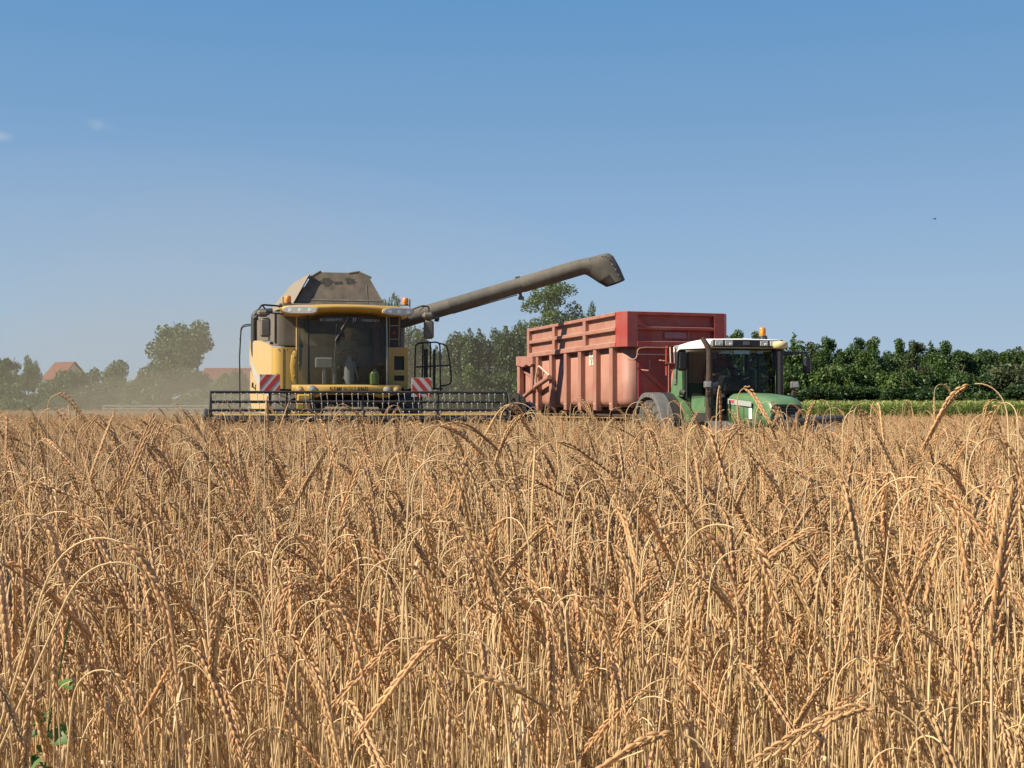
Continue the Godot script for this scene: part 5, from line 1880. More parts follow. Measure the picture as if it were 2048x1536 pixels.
func build_trailer() -> void:
	var o := thing("tipping_trailer", "dusty red ribbed tipping trailer with high sides standing behind the tractor", "trailer", TRAILER.origin, 17.3)
	var w := 1.25
	var L := 6.35
	var g := Geo.new()
	# ---- upper body: plain sheet sides, a bevelled front corner, open on top
	var plan := [Vector2(-w, -L), Vector2(-w, -0.16), Vector2(-w + 0.16, 0.0), Vector2(w - 0.16, 0.0), Vector2(w, -0.16), Vector2(w, -L)]
	# sides a little inside the posts
	g.wall([Vector2(-w + 0.10, -0.22), Vector2(-w + 0.10, -L)], [2.86, 2.86], [3.52, 3.52], -0.03)
	part("upper_side", g, mats.red_dusty, o)
	g = Geo.new()
	g.wall([Vector2(w - 0.10, -L), Vector2(w - 0.10, -0.22)], [2.86, 2.86], [3.52, 3.52], -0.03)
	part("upper_side", g, mats.red_dusty, o)
	g = Geo.new()
	g.wall([Vector2(w - 0.2, -0.17), Vector2(-w + 0.2, -0.17)], [2.86, 2.86], [3.52, 3.52], -0.03)
	part("upper_front", g, mats.red_clean, o)
	# corner posts with the bevelled edge
	for s in [-1.0, 1.0]:
		g = Geo.new()
		var pl := [Vector2(s * w, -0.36), Vector2(s * w, -0.17), Vector2(s * (w - 0.13), -0.02), Vector2(s * (w - 0.36), -0.02), Vector2(s * (w - 0.36), -0.10), Vector2(s * (w - 0.15), -0.12), Vector2(s * (w - 0.08), -0.20), Vector2(s * (w - 0.08), -0.36)]
		g.prism(pl.map(func(p): return Vector2(p.x, -p.y)), 2.84, 3.585, Transform3D(Basis(Vector3.RIGHT, -PI / 2), Vector3.ZERO), 0.008)
		part("corner_post", g, mats.red_clean, o)
	# posts and rails of the upper sides
	for s in [-1.0, 1.0]:
		for z in [-2.2, -4.3, -6.28]:
			g = Geo.new()
			g.box(Vector3(s * (w - 0.03), 3.21, z), Vector3(0.10, 0.72, 0.17), 0.008)
			part("side_post", g, mats.red_dusty, o)
		for e in [[3.545, 0.075], [3.225, 0.075], [2.895, 0.10]]:
			g = Geo.new()
			g.box(Vector3(s * (w - 0.035), e[0], -L * 0.5 - 0.17), Vector3(0.115, e[1], L - 0.36), 0.008)
			part("side_rail", g, mats.red_dusty, o)
		for e in [[3.225, 0.075], [2.895, 0.10]]:            # pale strips that paint sunlight onto the ledge tops
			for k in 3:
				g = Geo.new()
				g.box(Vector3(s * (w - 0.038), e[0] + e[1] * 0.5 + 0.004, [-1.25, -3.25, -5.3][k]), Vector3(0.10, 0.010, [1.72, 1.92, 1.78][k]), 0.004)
				part("lit_ledge_strip", g, mats.ledge_highlight, o)
	for y in [3.268, 2.963]:  # the front ledges get the same painted light lines
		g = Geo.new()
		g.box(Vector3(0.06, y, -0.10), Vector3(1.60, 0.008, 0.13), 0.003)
		part("lit_ledge_strip", g, mats.ledge_highlight, o)
	for e in [[3.55, 0.07, 0.16], [3.235, 0.06, 0.15], [2.90, 0.12, 0.18]]:
		g = Geo.new()
		g.box(Vector3(0, e[0], -0.105), Vector3(2.0 * w - 0.70, e[1], e[2]), 0.006)
		part("front_rail", g, mats.red_clean, o)
	g = Geo.new()                                          # thin seam and a faded plate on the front
	g.rod(Vector3(0.03, 3.26, -0.165), Vector3(0.03, 3.52, -0.165), 0.006, 5)
	g.rod(Vector3(0.30, 2.95, -0.06), Vector3(0.30, 3.19, -0.06), 0.008, 5)
	part("front_seam", g, mats.red_dusty, o)
	g = Geo.new()
	g.box(Vector3(0.01, 3.10, -0.10), Vector3(0.50, 0.135, 0.012), 0.003)
	part("faded_plate", g, mats.purple_plate, o)
	# rear edge of the upper body
	g = Geo.new()
	g.box(Vector3(0, 3.2, -L - 0.02), Vector3(2 * w - 0.1, 0.72, 0.06), 0.006)
	part("upper_rear", g, mats.red_dusty, o)
	# ---- rim between the two bodies
	# ---- lower body: a rounded tub
	var ring := func(z: float, inset: float) -> Array:
		var a := []
		var hw := 1.13 - inset
		var yb := 1.58 + inset * 0.25
		var rr := 0.16
		a.append(Vector3(hw, 2.86, z))
		for i in 7:
			var t := PI / 2 * i / 6.0
			a.append(Vector3(hw - rr + rr * cos(t), yb + rr - rr * sin(t), z))
		for i in 7:
			var t := PI / 2 * i / 6.0
			a.append(Vector3(-hw + rr - rr * sin(t), yb + rr - rr * cos(t), z))
		a.append(Vector3(-hw, 2.86, z))
		return a
	var rings := []
	for e in [[-6.9, 0.0], [-0.46, 0.0], [-0.38, 0.010], [-0.30, 0.035], [-0.235, 0.075], [-0.185, 0.13], [-0.16, 0.20], [-0.155, 0.26]]:
		rings.append(ring.call(e[0], e[1]))
	for q in rings:
		q.reverse()
	rings.reverse()
	g = Geo.new()
	g.loft(rings, true, true, true)
	part("lower_tub", g, mats.red_dusty, o)
	g = Geo.new()                                          # the front of the tub is a flat panel
	g.box(Vector3(0, 2.28, -0.150), Vector3(1.66, 1.06, 0.02), 0.006)
	part("front_panel", g, mats.red_clean, o)
	# ribs down the sides; deeper than the tub, and bright with dust
	for s in [-1.0, 1.0]:
		for z in [-0.64, -1.60, -2.56, -3.52, -4.58, -5.62]:
			g = Geo.new()
			g.prism([Vector2(-0.085, 2.85), Vector2(-0.085, 1.50), Vector2(0.085, 1.50), Vector2(0.085, 2.85)], 0, 0.155, Transform3D(Basis(Vector3.UP, s * PI / 2), Vector3(s * 1.10, 0, z)), 0.016)
			var rib := part("rib", g, mats.red_dusty, o)
			g = Geo.new()
			g.box(Vector3(s * 1.232, 1.645, z), Vector3(0.05, 0.012, 0.165), 0.002)
			part("weld_seam", g, mats.pipe_pale, rib)
	# underside rail
	g = Geo.new()
	g.box(Vector3(0, 1.46, -3.4), Vector3(1.7, 0.22, 6.2), 0.03)
	part("tipping_frame", g, mats.rust, o)
	# ---- tailgate with its arms and rams
	g = Geo.new()
	g.box(Vector3(0, 2.2, -7.02), Vector3(2.36, 1.28, 0.12), 0.02)
	part("tailgate", g, mats.red_dusty, o)
	for s in [-1.0, 1.0]:
		g = Geo.new()
		g.box(Vector3(s * 1.24, 2.18, -7.0), Vector3(0.13, 1.42, 0.20), 0.015)
		g.box(Vector3(s * 1.25, 2.15, -5.92), Vector3(0.10, 1.36, 0.16), 0.015)
		part("tailgate_post", g, mats.red_dusty, o)
		g = Geo.new()
		g.prism([Vector2(-7.08, 2.90), Vector2(-5.75, 2.86), Vector2(-5.72, 2.66), Vector2(-5.95, 2.60), Vector2(-6.2, 2.66), Vector2(-6.5, 2.60), Vector2(-7.08, 2.66)].map(func(p): return Vector2(-p.x * s, p.y)), 0, 0.09, Transform3D(Basis(Vector3.UP, s * PI / 2), Vector3(s * 1.25, 0, 0)), 0.012)
		part("hinge_arm", g, mats.red_dusty, o)
		g = Geo.new()
		g.rod(Vector3(s * 1.31, 2.30, -4.45), Vector3(s * 1.31, 2.08, -5.55), 0.060, 14)
		var ram := part("ram", g, mats.red_dusty, o)
		g = Geo.new()
		g.rod(Vector3(s * 1.31, 2.06, -5.65), Vector3(s * 1.31, 1.72, -6.92), 0.055, 12)
		part("ram_rod", g, mats.red_dusty, ram)
		g = Geo.new()
		g.tube(arc_pts([Vector3(s * 1.30, 2.33, -4.48), Vector3(s * 1.28, 2.62, -5.4), Vector3(s * 1.29, 2.28, -5.62), Vector3(s * 1.29, 2.05, -5.58)], 0.12), 0.022, 8)
		part("hose", g, mats.pipe_pale, ram)
		g = Geo.new()
		g.rod(Vector3(s * 1.34, 2.26, -4.70), Vector3(s * 1.34, 2.26, -4.52), 0.012, 6)
		part("pin", g, mats.steel, ram)
		g = Geo.new()
		g.prism([Vector2(-6.95, 2.55), Vector2(-6.25, 2.36), Vector2(-6.25, 2.30), Vector2(-6.95, 2.48)].map(func(p): return Vector2(-p.x * s, p.y)), 0, 0.05, Transform3D(Basis(Vector3.UP, s * PI / 2), Vector3(s * 1.125, 0, 0)), 0.006)
		part("crease", g, mats.red_dusty, o)
	# ---- maker's plate on the side
	var sg := Geo.new()
	sg.box(Vector3(-1.142, 2.665, -2.03), Vector3(0.012, 0.31, 0.34), 0.003)
	var plate := part("maker_plate", sg, mats.sign_cream, o)
	letters(plate, "V", 0.15, Vector3(-1.152, 2.575, -2.03), mats.letter_red, "lettering", -PI / 2)
	letters(plate, "A", 0.13, Vector3(-1.152, 2.765, -2.03), mats.letter_red, "lettering", -PI / 2)
	g = Geo.new()
	g.box(Vector3(-1.151, 2.675, -2.03), Vector3(0.006, 0.055, 0.26), 0.001)
	part("blue_band", g, mats.letter_blue, plate)
	# ---- handles, steps and hoses on the front
	g = Geo.new()
	g.tube(arc_pts([Vector3(-1.05, 2.585, -0.14), Vector3(-1.02, 2.565, 0.10), Vector3(-0.96, 2.62, 0.12), Vector3(-0.95, 2.79, 0.12), Vector3(-0.80, 2.82, 0.10), Vector3(-0.25, 2.82, 0.08)], 0.07), 0.017, 8)
	part("grab_rail", g, mats.red_dusty, o)
	g = Geo.new()
	g.rod(Vector3(-0.92, 2.68, 0.10), Vector3(-0.24, 2.68, 0.08), 0.011, 6)
	part("grab_rail", g, mats.pipe_pale, o)
	g = Geo.new()
	g.tube(arc_pts([Vector3(-0.66, 2.56, 0.08), Vector3(-0.67, 2.34, 0.10), Vector3(-0.76, 2.36, -0.13)], 0.04), 0.014, 8)
	part("hook", g, mats.red_dusty, o)
	g = Geo.new()
	g.tube(arc_pts([Vector3(-0.40, 2.57, -0.12), Vector3(-0.36, 2.55, 0.12), Vector3(-0.24, 2.50, 0.12), Vector3(-0.24, 1.7, 0.1)], 0.04), 0.015, 8)
	part("hook", g, mats.red_dusty, o)
	for k in 4:
		g = Geo.new()
		g.rod(Vector3(-0.20 + k * 0.085, 2.50, 0.12), Vector3(-0.20 + k * 0.085, 2.84, 0.10), 0.017, 8)
		part("parked_hose", g, mats.pipe_pale, o)
	g = Geo.new()
	g.box(Vector3(-0.06, 2.49, 0.08), Vector3(0.42, 0.03, 0.14), 0.005)
	g.box(Vector3(-0.25, 2.55, 0.04), Vector3(0.03, 0.62, 0.10), 0.005)
	part("hose_rack", g, mats.red_clean, o)
	g = Geo.new()
	g.tube([Vector3(-0.13, 2.40, 0.08), Vector3(-0.16, 2.0, 0.16), Vector3(-0.20, 1.5, 0.26)], 0.045, 12)
	part("front_ram", g, mats.orange_red, o)
	# ---- running gear, down in the crop
	g = Geo.new()
	for s in [-0.45, 0.45]:
		g.box(Vector3(s, 1.15, -3.0), Vector3(0.12, 0.30, 6.6), 0.02)
	g.loft([[Vector3(-0.45, 1.0, 0.2), Vector3(0.45, 1.0, 0.2), Vector3(0.45, 1.25, 0.2), Vector3(-0.45, 1.25, 0.2)], [Vector3(-0.08, 0.75, 1.5), Vector3(0.08, 0.75, 1.5), Vector3(0.08, 0.9, 1.5), Vector3(-0.08, 0.9, 1.5)]], true, true, true, true)
	part("chassis", g, mats.rust, o)
	for z in [-3.6, -5.2]:
		for s in [-1.0, 1.0]:
			wheel(o, Vector3(s * 0.95, 0.62, z), 0.62, 0.46, 16, mats.red_clean)
		g = Geo.new()
		g.rod(Vector3(-0.95, 0.62, z), Vector3(0.95, 0.62, z), 0.07, 8)
		part("axle", g, mats.rust, o)


func build_tractor() -> void:
	var o := thing("green_tractor", "green farm tractor with white cab roof and amber beacon half hidden by wheat", "tractor", TRACTOR.origin, 12.0)
	var g := Geo.new()
	# ---- wheels, chassis
	wheel(o, Vector3(-0.98, 0.87, -1.85), 0.87, 0.50, 20, mats.green_paint)
	wheel(o, Vector3(0.98, 0.87, -1.85), 0.87, 0.50, 20, mats.green_paint)
	wheel(o, Vector3(-0.92, 0.62, 0.95), 0.62, 0.42, 18, mats.green_paint)
	wheel(o, Vector3(0.92, 0.62, 0.95), 0.62, 0.42, 18, mats.green_paint)
	g.box(Vector3(0, 0.85, -0.3), Vector3(0.5, 0.5, 3.4), 0.05)
	g.box(Vector3(0, 0.62, 0.95), Vector3(1.7, 0.18, 0.2), 0.04)
	g.box(Vector3(0, 0.87, -1.85), Vector3(1.7, 0.26, 0.26), 0.05)
	g.box(Vector3(0, 1.0, 2.15), Vector3(0.75, 0.35, 0.3), 0.04)
	part("chassis", g, mats.black_dusty, o)
	# ---- bonnet: a long shell, rounded along the top
	var rows := []
	for e in [[0.12, 1.80, 0.375, 1.0], [0.30, 1.835, 0.385, 1.0], [0.9, 1.82, 0.37, 1.0], [1.4, 1.785, 0.345, 1.0], [1.68, 1.745, 0.325, 1.0], [1.80, 1.70, 0.305, 1.0], [1.85, 1.63, 0.29, 1.0]]:
		var z: float = e[0]
		var y: float = e[1]
		var w: float = e[2]
		rows.append([Vector3(w * 0.98, 1.25, z), Vector3(w, 1.45, z), Vector3(w, y - 0.13, z), Vector3(w * 0.95, y - 0.06, z), Vector3(w * 0.82, y - 0.02, z), Vector3(w * 0.4, y, z), Vector3(-w * 0.4, y, z), Vector3(-w * 0.82, y - 0.02, z), Vector3(-w * 0.95, y - 0.06, z), Vector3(-w, y - 0.13, z), Vector3(-w, 1.45, z), Vector3(-w * 0.98, 1.25, z)])
	g = Geo.new()
	g.loft(rows, true)
	var bonnet := part("bonnet", g, mats.green_paint, o)
	# side strip, paper, vents
	g = Geo.new()
	g.prism([Vector2(0.22, 1.735), Vector2(1.30, 1.672), Vector2(1.28, 1.585), Vector2(0.20, 1.640)].map(func(p): return Vector2(-p.x, p.y)), 0, 0.006, Transform3D(Basis(Vector3(0, 0, -1), Vector3(0, 1, 0), Vector3(1, 0, 0)), Vector3(-0.388, 0, 0)) * Transform3D(Basis.IDENTITY, Vector3(0, 0, -0.006)))
	part("side_strip", g, mats.strip_silver, bonnet)
	letters(bonnet, "FAVORIT", 0.075, Vector3(-0.396, 1.675, 0.42), mats.letter_red, "lettering", -PI / 2, 0.85)
	g = Geo.new()
	g.box(Vector3(-0.362, 1.47, 1.18), Vector3(0.012, 0.19, 0.13), 0.002, Basis(Vector3.UP, -0.03))
	part("paper_notice", g, mats.paper_white, bonnet)
	for k in 4:
		g = Geo.new()
		g.box(Vector3(-0.338, 1.63 - k * 0.085, 1.52), Vector3(0.014, 0.032, 0.16), 0.003, Basis(Vector3.UP, -0.06))
		part("vent", g, mats.rust, bonnet)
	for s in [-1.0, 1.0]:
		g = Geo.new()
		g.rod(Vector3(s * 0.376, 1.30, 0.92), Vector3(s * 0.376, 1.70, 0.92), 0.005, 5)
		part("panel_seam", g, mats.soot, bonnet)
	# front grille with bars and headlights behind
	g = Geo.new()
	g.prism([Vector2(-0.265, 1.20), Vector2(0.265, 1.20), Vector2(0.255, 1.58), Vector2(0.21, 1.625), Vector2(-0.21, 1.625), Vector2(-0.255, 1.58)], 0, 0.02, Transform3D(Basis.IDENTITY, Vector3(0, 0, 1.845)), 0.006)
	var grille := part("grille", g, mats.black, o)
	for k in 9:
		g = Geo.new()
		g.box(Vector3(0, 1.595 - k * 0.045, 1.875), Vector3(0.50, 0.014, 0.025), 0.004)
		part("grille_bar", g, mats.black_dusty, grille)
	for s in [-1.0, 1.0]:
		g = Geo.new()
		g.box(Vector3(s * 0.14, 1.42, 1.868), Vector3(0.17, 0.09, 0.02), 0.01)
		part("headlight", g, mats.reflector, grille)
	# ---- cab: lower body, pillars, glass, roof
	g = Geo.new()
	g.box(Vector3(0, 1.45, -0.75), Vector3(1.28, 0.62, 1.5), 0.05)
	part("cab_base", g, mats.black_dusty, o)
	g = Geo.new()
	g.box(Vector3(0, 1.8, -1.62), Vector3(1.2, 0.5, 0.06), 0.02)
	g.box(Vector3(0, 2.0, -0.35), Vector3(0.62, 0.34, 0.30), 0.05)
	part("dashboard", g, mats.dark_interior, o)
	for s in [-1.0, 1.0]:
		g = Geo.new()
		g.tube([Vector3(s * 0.64, 1.72, 0.02), Vector3(s * 0.66, 2.2, 0.03), Vector3(s * 0.64, 2.66, -0.06)], 0.052, 8)
		part("front_pillar", g, mats.black, o)
		g = Geo.new()
		g.tube([Vector3(s * 0.72, 1.75, -1.0), Vector3(s * 0.72, 2.66, -0.98)], 0.030, 8)
		part("door_pillar", g, mats.black, o)
		g = Geo.new()                                      # green rear pillar with a grey side and a lamp
		g.prism([Vector2(-1.78, 1.78), Vector2(-1.12, 1.78), Vector2(-1.16, 2.30), Vector2(-1.40, 2.34), Vector2(-1.62, 2.30)].map(func(p): return Vector2(-p.x * s, p.y)), 0, 0.08, Transform3D(Basis(Vector3.UP, s * PI / 2), Vector3(s * 0.70, 0, 0)), 0.015)
		part("rear_pillar", g, mats.green_paint, o)
		g = Geo.new()
		g.box(Vector3(s * 0.79, 2.13, -1.45), Vector3(0.03, 0.24, 0.16), 0.01)
		g.box(Vector3(s * 0.80, 2.12, -1.37), Vector3(0.03, 0.14, 0.03), 0.005)
		part("side_lamp", g, mats.fender_grey, o)
		g = Geo.new()
		g.box(Vector3(s * 0.72, 2.5, -1.55), Vector3(0.07, 0.5, 0.10), 0.02)
		part("rear_post", g, mats.black, o)
		g = Geo.new()
		g.quad(Vector3(s * 0.70, 1.78, -0.98), Vector3(s * 0.66, 1.78, 0.0), Vector3(s * 0.65, 2.62, -0.05), Vector3(s * 0.71, 2.62, -0.98))
		part("door_glass", g, mats.glass_green, o)
		g = Geo.new()
		g.quad(Vector3(s * 0.71, 2.30, -1.52), Vector3(s * 0.71, 2.30, -1.0), Vector3(s * 0.71, 2.64, -1.0), Vector3(s * 0.71, 2.64, -1.52))
		part("side_glass", g, mats.glass_green, o)
	g = Geo.new()
	var sc := []
	for y in [[1.82, 0.05], [2.2, 0.06], [2.64, -0.03]]:
		var row := []
		for i in 9:
			var t := i / 8.0
			row.append(Vector3(lerpf(-0.63, 0.63, t), y[0], y[1] + 0.07 * (1.0 - pow(2.0 * t - 1.0, 2.0))))
		sc.append(row)
	g.loft(sc, false)
	part("windscreen", g, mats.glass_green, o)
	g = Geo.new()
	g.quad(Vector3(0.66, 2.05, -1.60), Vector3(-0.66, 2.05, -1.60), Vector3(-0.66, 2.64, -1.58), Vector3(0.66, 2.64, -1.58))
	part("rear_glass", g, mats.glass_green, o)
	for e in [["LAMBERT", -0.36, 0.075], ["AGRI", 0.30, 0.06]]:
		letters(o, e[0], e[2], Vector3(e[1], 2.575, 0.075), mats.letter_blue, "sticker_lettering", 0.0, 0.9)
	g = Geo.new()
	g.box(Vector3(-0.05, 2.58, 0.055), Vector3(0.30, 0.07, 0.006), 0.001)
	part("sticker", g, mats.letter_blue, o)
	# roof
	var rf := []
	for e in [[-1.80, 2.65, 2.74, 0.71], [-1.70, 2.63, 2.77, 0.745], [-0.9, 2.625, 2.815, 0.75], [-0.15, 2.63, 2.83, 0.74], [0.06, 2.66, 2.82, 0.72], [0.13, 2.69, 2.80, 0.69]]:
		var z: float = e[0]
		var w: float = e[3]
		rf.append([Vector3(w - 0.03, e[1], z), Vector3(w, e[1] + 0.02, z), Vector3(w - 0.012, e[2] - 0.02, z), Vector3(w - 0.06, e[2], z), Vector3(0, e[2] + 0.012, z), Vector3(-w + 0.06, e[2], z), Vector3(-w + 0.012, e[2] - 0.02, z), Vector3(-w, e[1] + 0.02, z), Vector3(-w + 0.03, e[1], z)])
	g = Geo.new()
	g.loft(rf, true)
	part("cab_roof", g, mats.white_paint, o)
	g = Geo.new()
	g.box(Vector3(0, 2.655, -0.85), Vector3(1.42, 0.05, 1.75), 0.01)
	part("headliner", g, mats.black, o)
	letters(o, "FENDT", 0.10, Vector3(-0.752, 2.735, -1.5), mats.letter_grey, "lettering", -PI / 2, 0.8)
	g = Geo.new()
	g.box(Vector3(0, 2.735, 0.135), Vector3(1.26, 0.135, 0.05), 0.012)
	var brow := part("lamp_panel", g, mats.black, o)
	for x in [-0.53, -0.34, 0.34, 0.53]:
		g = Geo.new()
		g.box(Vector3(x, 2.738, 0.166), Vector3(0.155, 0.095, 0.02), 0.02)
		var wl := part("work_light", g, mats.reflector if absf(x) < 0.4 else mats.steel, brow)
		g = Geo.new()
		g.box(Vector3(x + 0.025, 2.725, 0.180), Vector3(0.05, 0.035, 0.01), 0.008)
		part("bulb", g, mats.paper_white if absf(x) < 0.4 else mats.zinc, wl)
	g = Geo.new()
	g.box(Vector3(0, 2.74, 0.163), Vector3(0.12, 0.06, 0.01), 0.004)
	part("badge", g, mats.fender_grey, brow)
	# ---- beacon on a stalk
	g = Geo.new()
	g.rod(Vector3(0.50, 2.80, -0.3), Vector3(0.50, 2.90, -0.3), 0.018, 8)
	g.rod(Vector3(0.55, 2.80, -0.3), Vector3(0.54, 2.89, -0.3), 0.014, 8)
	part("beacon_stalk", g, mats.zinc, o)
	beacon(o, Vector3(0.51, 2.88, -0.3), 0.062, 0.19)
	# ---- exhaust and air intake beside the bonnet
	g = Geo.new()
	g.tube([Vector3(-0.74, 1.35, 0.22), Vector3(-0.74, 1.75, 0.22), Vector3(-0.74, 2.45, 0.22), Vector3(-0.745, 2.60, 0.22), Vector3(-0.78, 2.70, 0.20), Vector3(-0.84, 2.80, 0.18), Vector3(-0.86, 2.83, 0.17)], [0.075, 0.070, 0.052, 0.050, 0.049, 0.045, 0.034], 18)
	part("exhaust", g, mats.rust, o)
	g = Geo.new()
	g.rod(Vector3(0.64, 1.5, 0.20), Vector3(0.64, 2.66, 0.20), 0.055, 16)
	var air := part("air_intake", g, mats.black, o)
	g = Geo.new()
	g.lathe([Vector2(0.09, 2.64), Vector2(0.135, 2.67), Vector2(0.14, 2.74), Vector2(0.12, 2.775), Vector2(0.004, 2.785)], 22, Transform3D(Basis.IDENTITY, Vector3(0.64, 0, 0.20)))
	part("intake_cap", g, mats.cap_cream, air)
	g = Geo.new()
	g.rod(Vector3(0.605, 1.80, 0.06), Vector3(0.60, 2.25, 0.08), 0.008, 5)
	part("aerial", g, mats.green_paint, o)
	# ---- mirrors
	g = Geo.new()
	g.tube(arc_pts([Vector3(-0.68, 2.64, -0.1), Vector3(-1.20, 2.62, -0.15), Vector3(-1.22, 2.1, -0.18)], 0.06), 0.016, 8)
	var arm := part("mirror_arm", g, mats.black, o)
	g = Geo.new()
	g.box(Vector3(-1.11, 2.43, -0.18), Vector3(0.20, 0.38, 0.10), 0.05)
	part("mirror", g, mats.black, arm)
	g = Geo.new()
	g.box(Vector3(-1.11, 2.43, -0.235), Vector3(0.16, 0.32, 0.012), 0.004)
	part("mirror_glass", g, mats.mirror_glass, arm)
	g = Geo.new()
	g.loft([[Vector3(0.66, 2.50, -0.02), Vector3(0.66, 2.64, -0.02), Vector3(0.66, 2.64, -0.06), Vector3(0.66, 2.50, -0.06)], [Vector3(0.86, 2.52, 0.0), Vector3(0.86, 2.61, 0.0), Vector3(0.86, 2.61, -0.04), Vector3(0.86, 2.52, -0.04)], [Vector3(1.24, 2.58, 0.02), Vector3(1.24, 2.605, 0.02), Vector3(1.24, 2.605, -0.01), Vector3(1.24, 2.58, -0.01)]].map(func(a): a.reverse(); return a), true, true, true, true)
	g.rod(Vector3(1.23, 2.59, 0), Vector3(1.25, 2.46, 0), 0.012, 6)
	arm = part("mirror_arm", g, mats.black, o)
	g = Geo.new()
	g.box(Vector3(1.26, 2.36, 0), Vector3(0.155, 0.33, 0.10), 0.04)
	part("mirror", g, mats.black, arm)
	g = Geo.new()
	g.box(Vector3(1.26, 2.36, -0.055), Vector3(0.12, 0.28, 0.012), 0.004)
	part("mirror_glass", g, mats.mirror_glass, arm)
	# ---- front lamps on stalks
	for s in [-1.0, 1.0]:
		g = Geo.new()
		g.tube(arc_pts([Vector3(s * 0.62, 1.55, 0.30), Vector3(s * 0.80, 1.60, 0.35), Vector3(s * 0.82, 1.98, 0.36)], 0.06), 0.018, 8)
		var st := part("lamp_stalk", g, mats.black_dusty, o)
		g = Geo.new()
		g.box(Vector3(s * 0.83, 1.98, 0.38), Vector3(0.15, 0.13, 0.08), 0.02)
		part("stalk_lamp", g, mats.fender_grey, st)
		g = Geo.new()
		g.box(Vector3(s * 0.84, 1.98, 0.425), Vector3(0.095, 0.085, 0.012), 0.005)
		part("lens", g, mats.reflector, st)
		g = Geo.new()
		g.box(Vector3(s * 0.82, 1.82, 0.38), Vector3(0.09, 0.10, 0.07), 0.015)
		part("indicator", g, mats.rust, st)
	# ---- rear fenders: a wide grey arch and a green inner wing
	for s in [-1.0, 1.0]:
		var cy := 0.90
		var cz := -1.85
		for e in [["fender", 0.985, 1.00, 1.235, mats.fender_grey], ["fender", 0.975, 0.795, 1.00, mats.black_dusty], ["fender_wing", 1.00, 0.60, 0.79, mats.green_paint]]:
			var rr := []
			for i in 17:
				var a := deg_to_rad(lerpf(-8.0, 176.0, i / 16.0))
				var R: float = e[1]
				var sq := 1.0 + (0.045 if i > 2 and i < 8 else 0.0) * (1.0 if e[0] == "fender" else 0.6)
				var y := cy + R * sin(a)
				y = minf(y, 1.865)
				var z := cz + R * cos(a) * sq
				var y2 := y - 0.045 * sin(a) - 0.01
				var z2 := z - 0.045 * cos(a)
				rr.append([Vector3(s * e[2], y, z), Vector3(s * e[3], y, z), Vector3(s * e[3], y2, z2), Vector3(s * e[2], y2, z2)])
				if s > 0:
					rr[rr.size() - 1].reverse()
			g = Geo.new()
			g.loft(rr, true, true, true, true)
			part(e[0], g, e[4], o)
		g = Geo.new()                                      # lip that turns down over the tyre
		g.prism(lip(cy, cz).map(func(p): return Vector2(-p.x * s, p.y)), 0, 0.03, Transform3D(Basis(Vector3.UP, s * PI / 2), Vector3(s * 1.21, 0, 0)), 0.005)
		part("fender_lip", g, mats.fender_grey, o)
		g = Geo.new()                                      # inner wing sheet down to the step
		g.prism([Vector2(-1.9, 1.80), Vector2(-1.2, 1.80), Vector2(-1.0, 1.70), Vector2(-0.86, 1.4), Vector2(-0.80, 0.9), Vector2(-1.9, 0.9)].map(func(p): return Vector2(-p.x * s, p.y)), 0, 0.04, Transform3D(Basis(Vector3.UP, s * PI / 2), Vector3(s * 0.60, 0, 0)), 0.006)
		part("inner_wing", g, mats.green_paint, o)
		g = Geo.new()
		g.box(Vector3(s * 0.62, 1.62, -0.55), Vector3(0.05, 0.34, 0.85), 0.02)
		part("door_sill", g, mats.green_paint, o)
		g = Geo.new()
		g.tube(arc_pts([Vector3(s * 0.74, 1.84, -1.0), Vector3(s * 0.78, 1.88, -1.12), Vector3(s * 0.72, 1.80, -1.3)], 0.05), 0.05, 10)
		part("hinge_cap", g, mats.black_dusty, o)
	# front wheel guards and the nose weight
	for s in [-1.0, 1.0]:
		g = Geo.new()
		var fw := []
		for i in 9:
			var a := deg_to_rad(lerpf(20.0, 160.0, i / 8.0))
			fw.append([Vector3(s * 0.70, 0.62 + 0.72 * sin(a), 0.95 + 0.72 * cos(a)), Vector3(s * 1.14, 0.62 + 0.72 * sin(a), 0.95 + 0.72 * cos(a))])
		g.loft(fw, false)
		part("front_guard", g, mats.fender_grey, o)
	g = Geo.new()
	g.box(Vector3(0.25, 1.35, 2.25), Vector3(1.0, 0.12, 0.5), 0.03, Basis(Vector3.BACK, 0.08))
	part("front_linkage", g, mats.black_dusty, o)
	# ---- seat and wheel inside
	g = Geo.new()
	g.box(Vector3(-0.02, 1.86, -1.05), Vector3(0.46, 0.14, 0.42), 0.04)
	g.box(Vector3(-0.02, 2.2, -1.30), Vector3(0.44, 0.6, 0.12), 0.05)
	part("seat", g, mats.seat_cloth, o)
	g = Geo.new()
	g.tube(arc_ring(Vector3(-0.02, 2.22, -0.52), 0.19, 0.6), 0.015, 6, false)
	g.rod(Vector3(-0.02, 2.22, -0.52), Vector3(-0.02, 1.9, -0.35), 0.025, 8)
	part("steering_wheel", g, mats.black, o)
	g = Geo.new()
	g.rod(Vector3(-0.35, 1.98, 0.13), Vector3(0.05, 2.12, 0.15), 0.008, 5)
	part("wiper", g, mats.black_dusty, o)
	driver("person", "driver seated in the tractor's cab behind the tinted windscreen", TRACTOR * Transform3D(Basis.IDENTITY, Vector3(-0.02, 1.97, -1.05)), Color(0.20, 0.04, 0.035), Color(0.10, 0.08, 0.08))


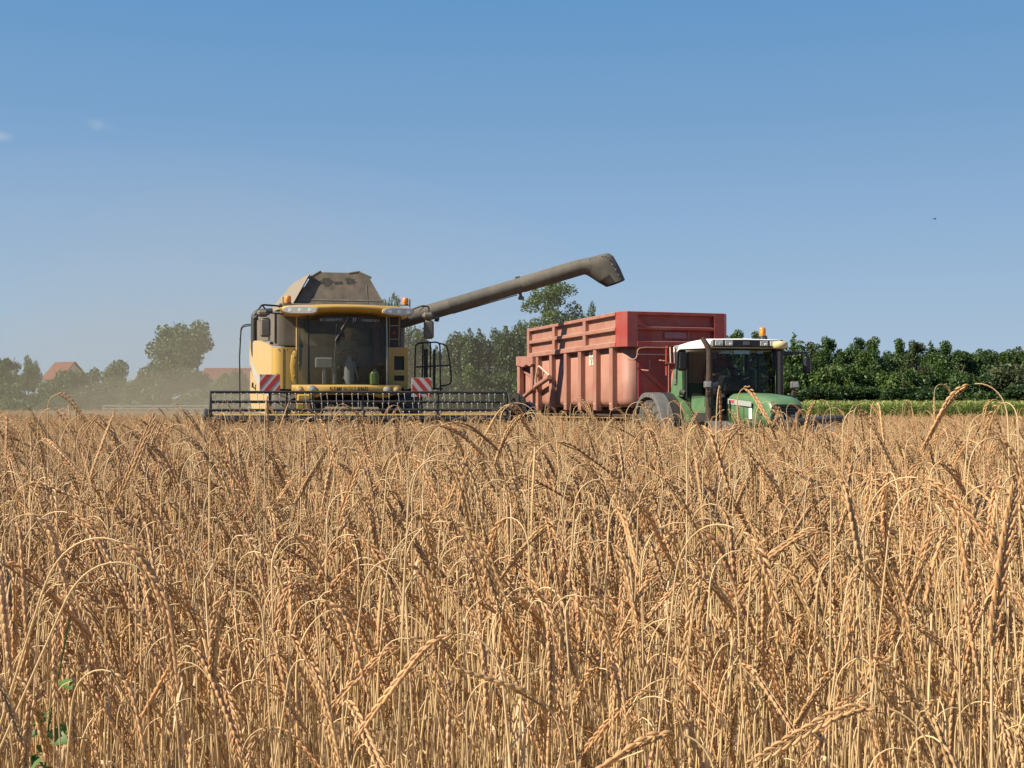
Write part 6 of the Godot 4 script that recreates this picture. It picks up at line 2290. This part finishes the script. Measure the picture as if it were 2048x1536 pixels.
func lip(cy: float, cz: float) -> Array:
	var out := []
	for i in 13:
		var a := deg_to_rad(lerpf(-4.0, 172.0, i / 12.0))
		out.append(Vector2(cz + 0.985 * cos(a), minf(cy + 0.985 * sin(a), 1.85)))
	for i in 13:
		var a := deg_to_rad(lerpf(172.0, -4.0, i / 12.0))
		out.append(Vector2(cz + 0.90 * cos(a), minf(cy + 0.90 * sin(a), 1.77)))
	return out
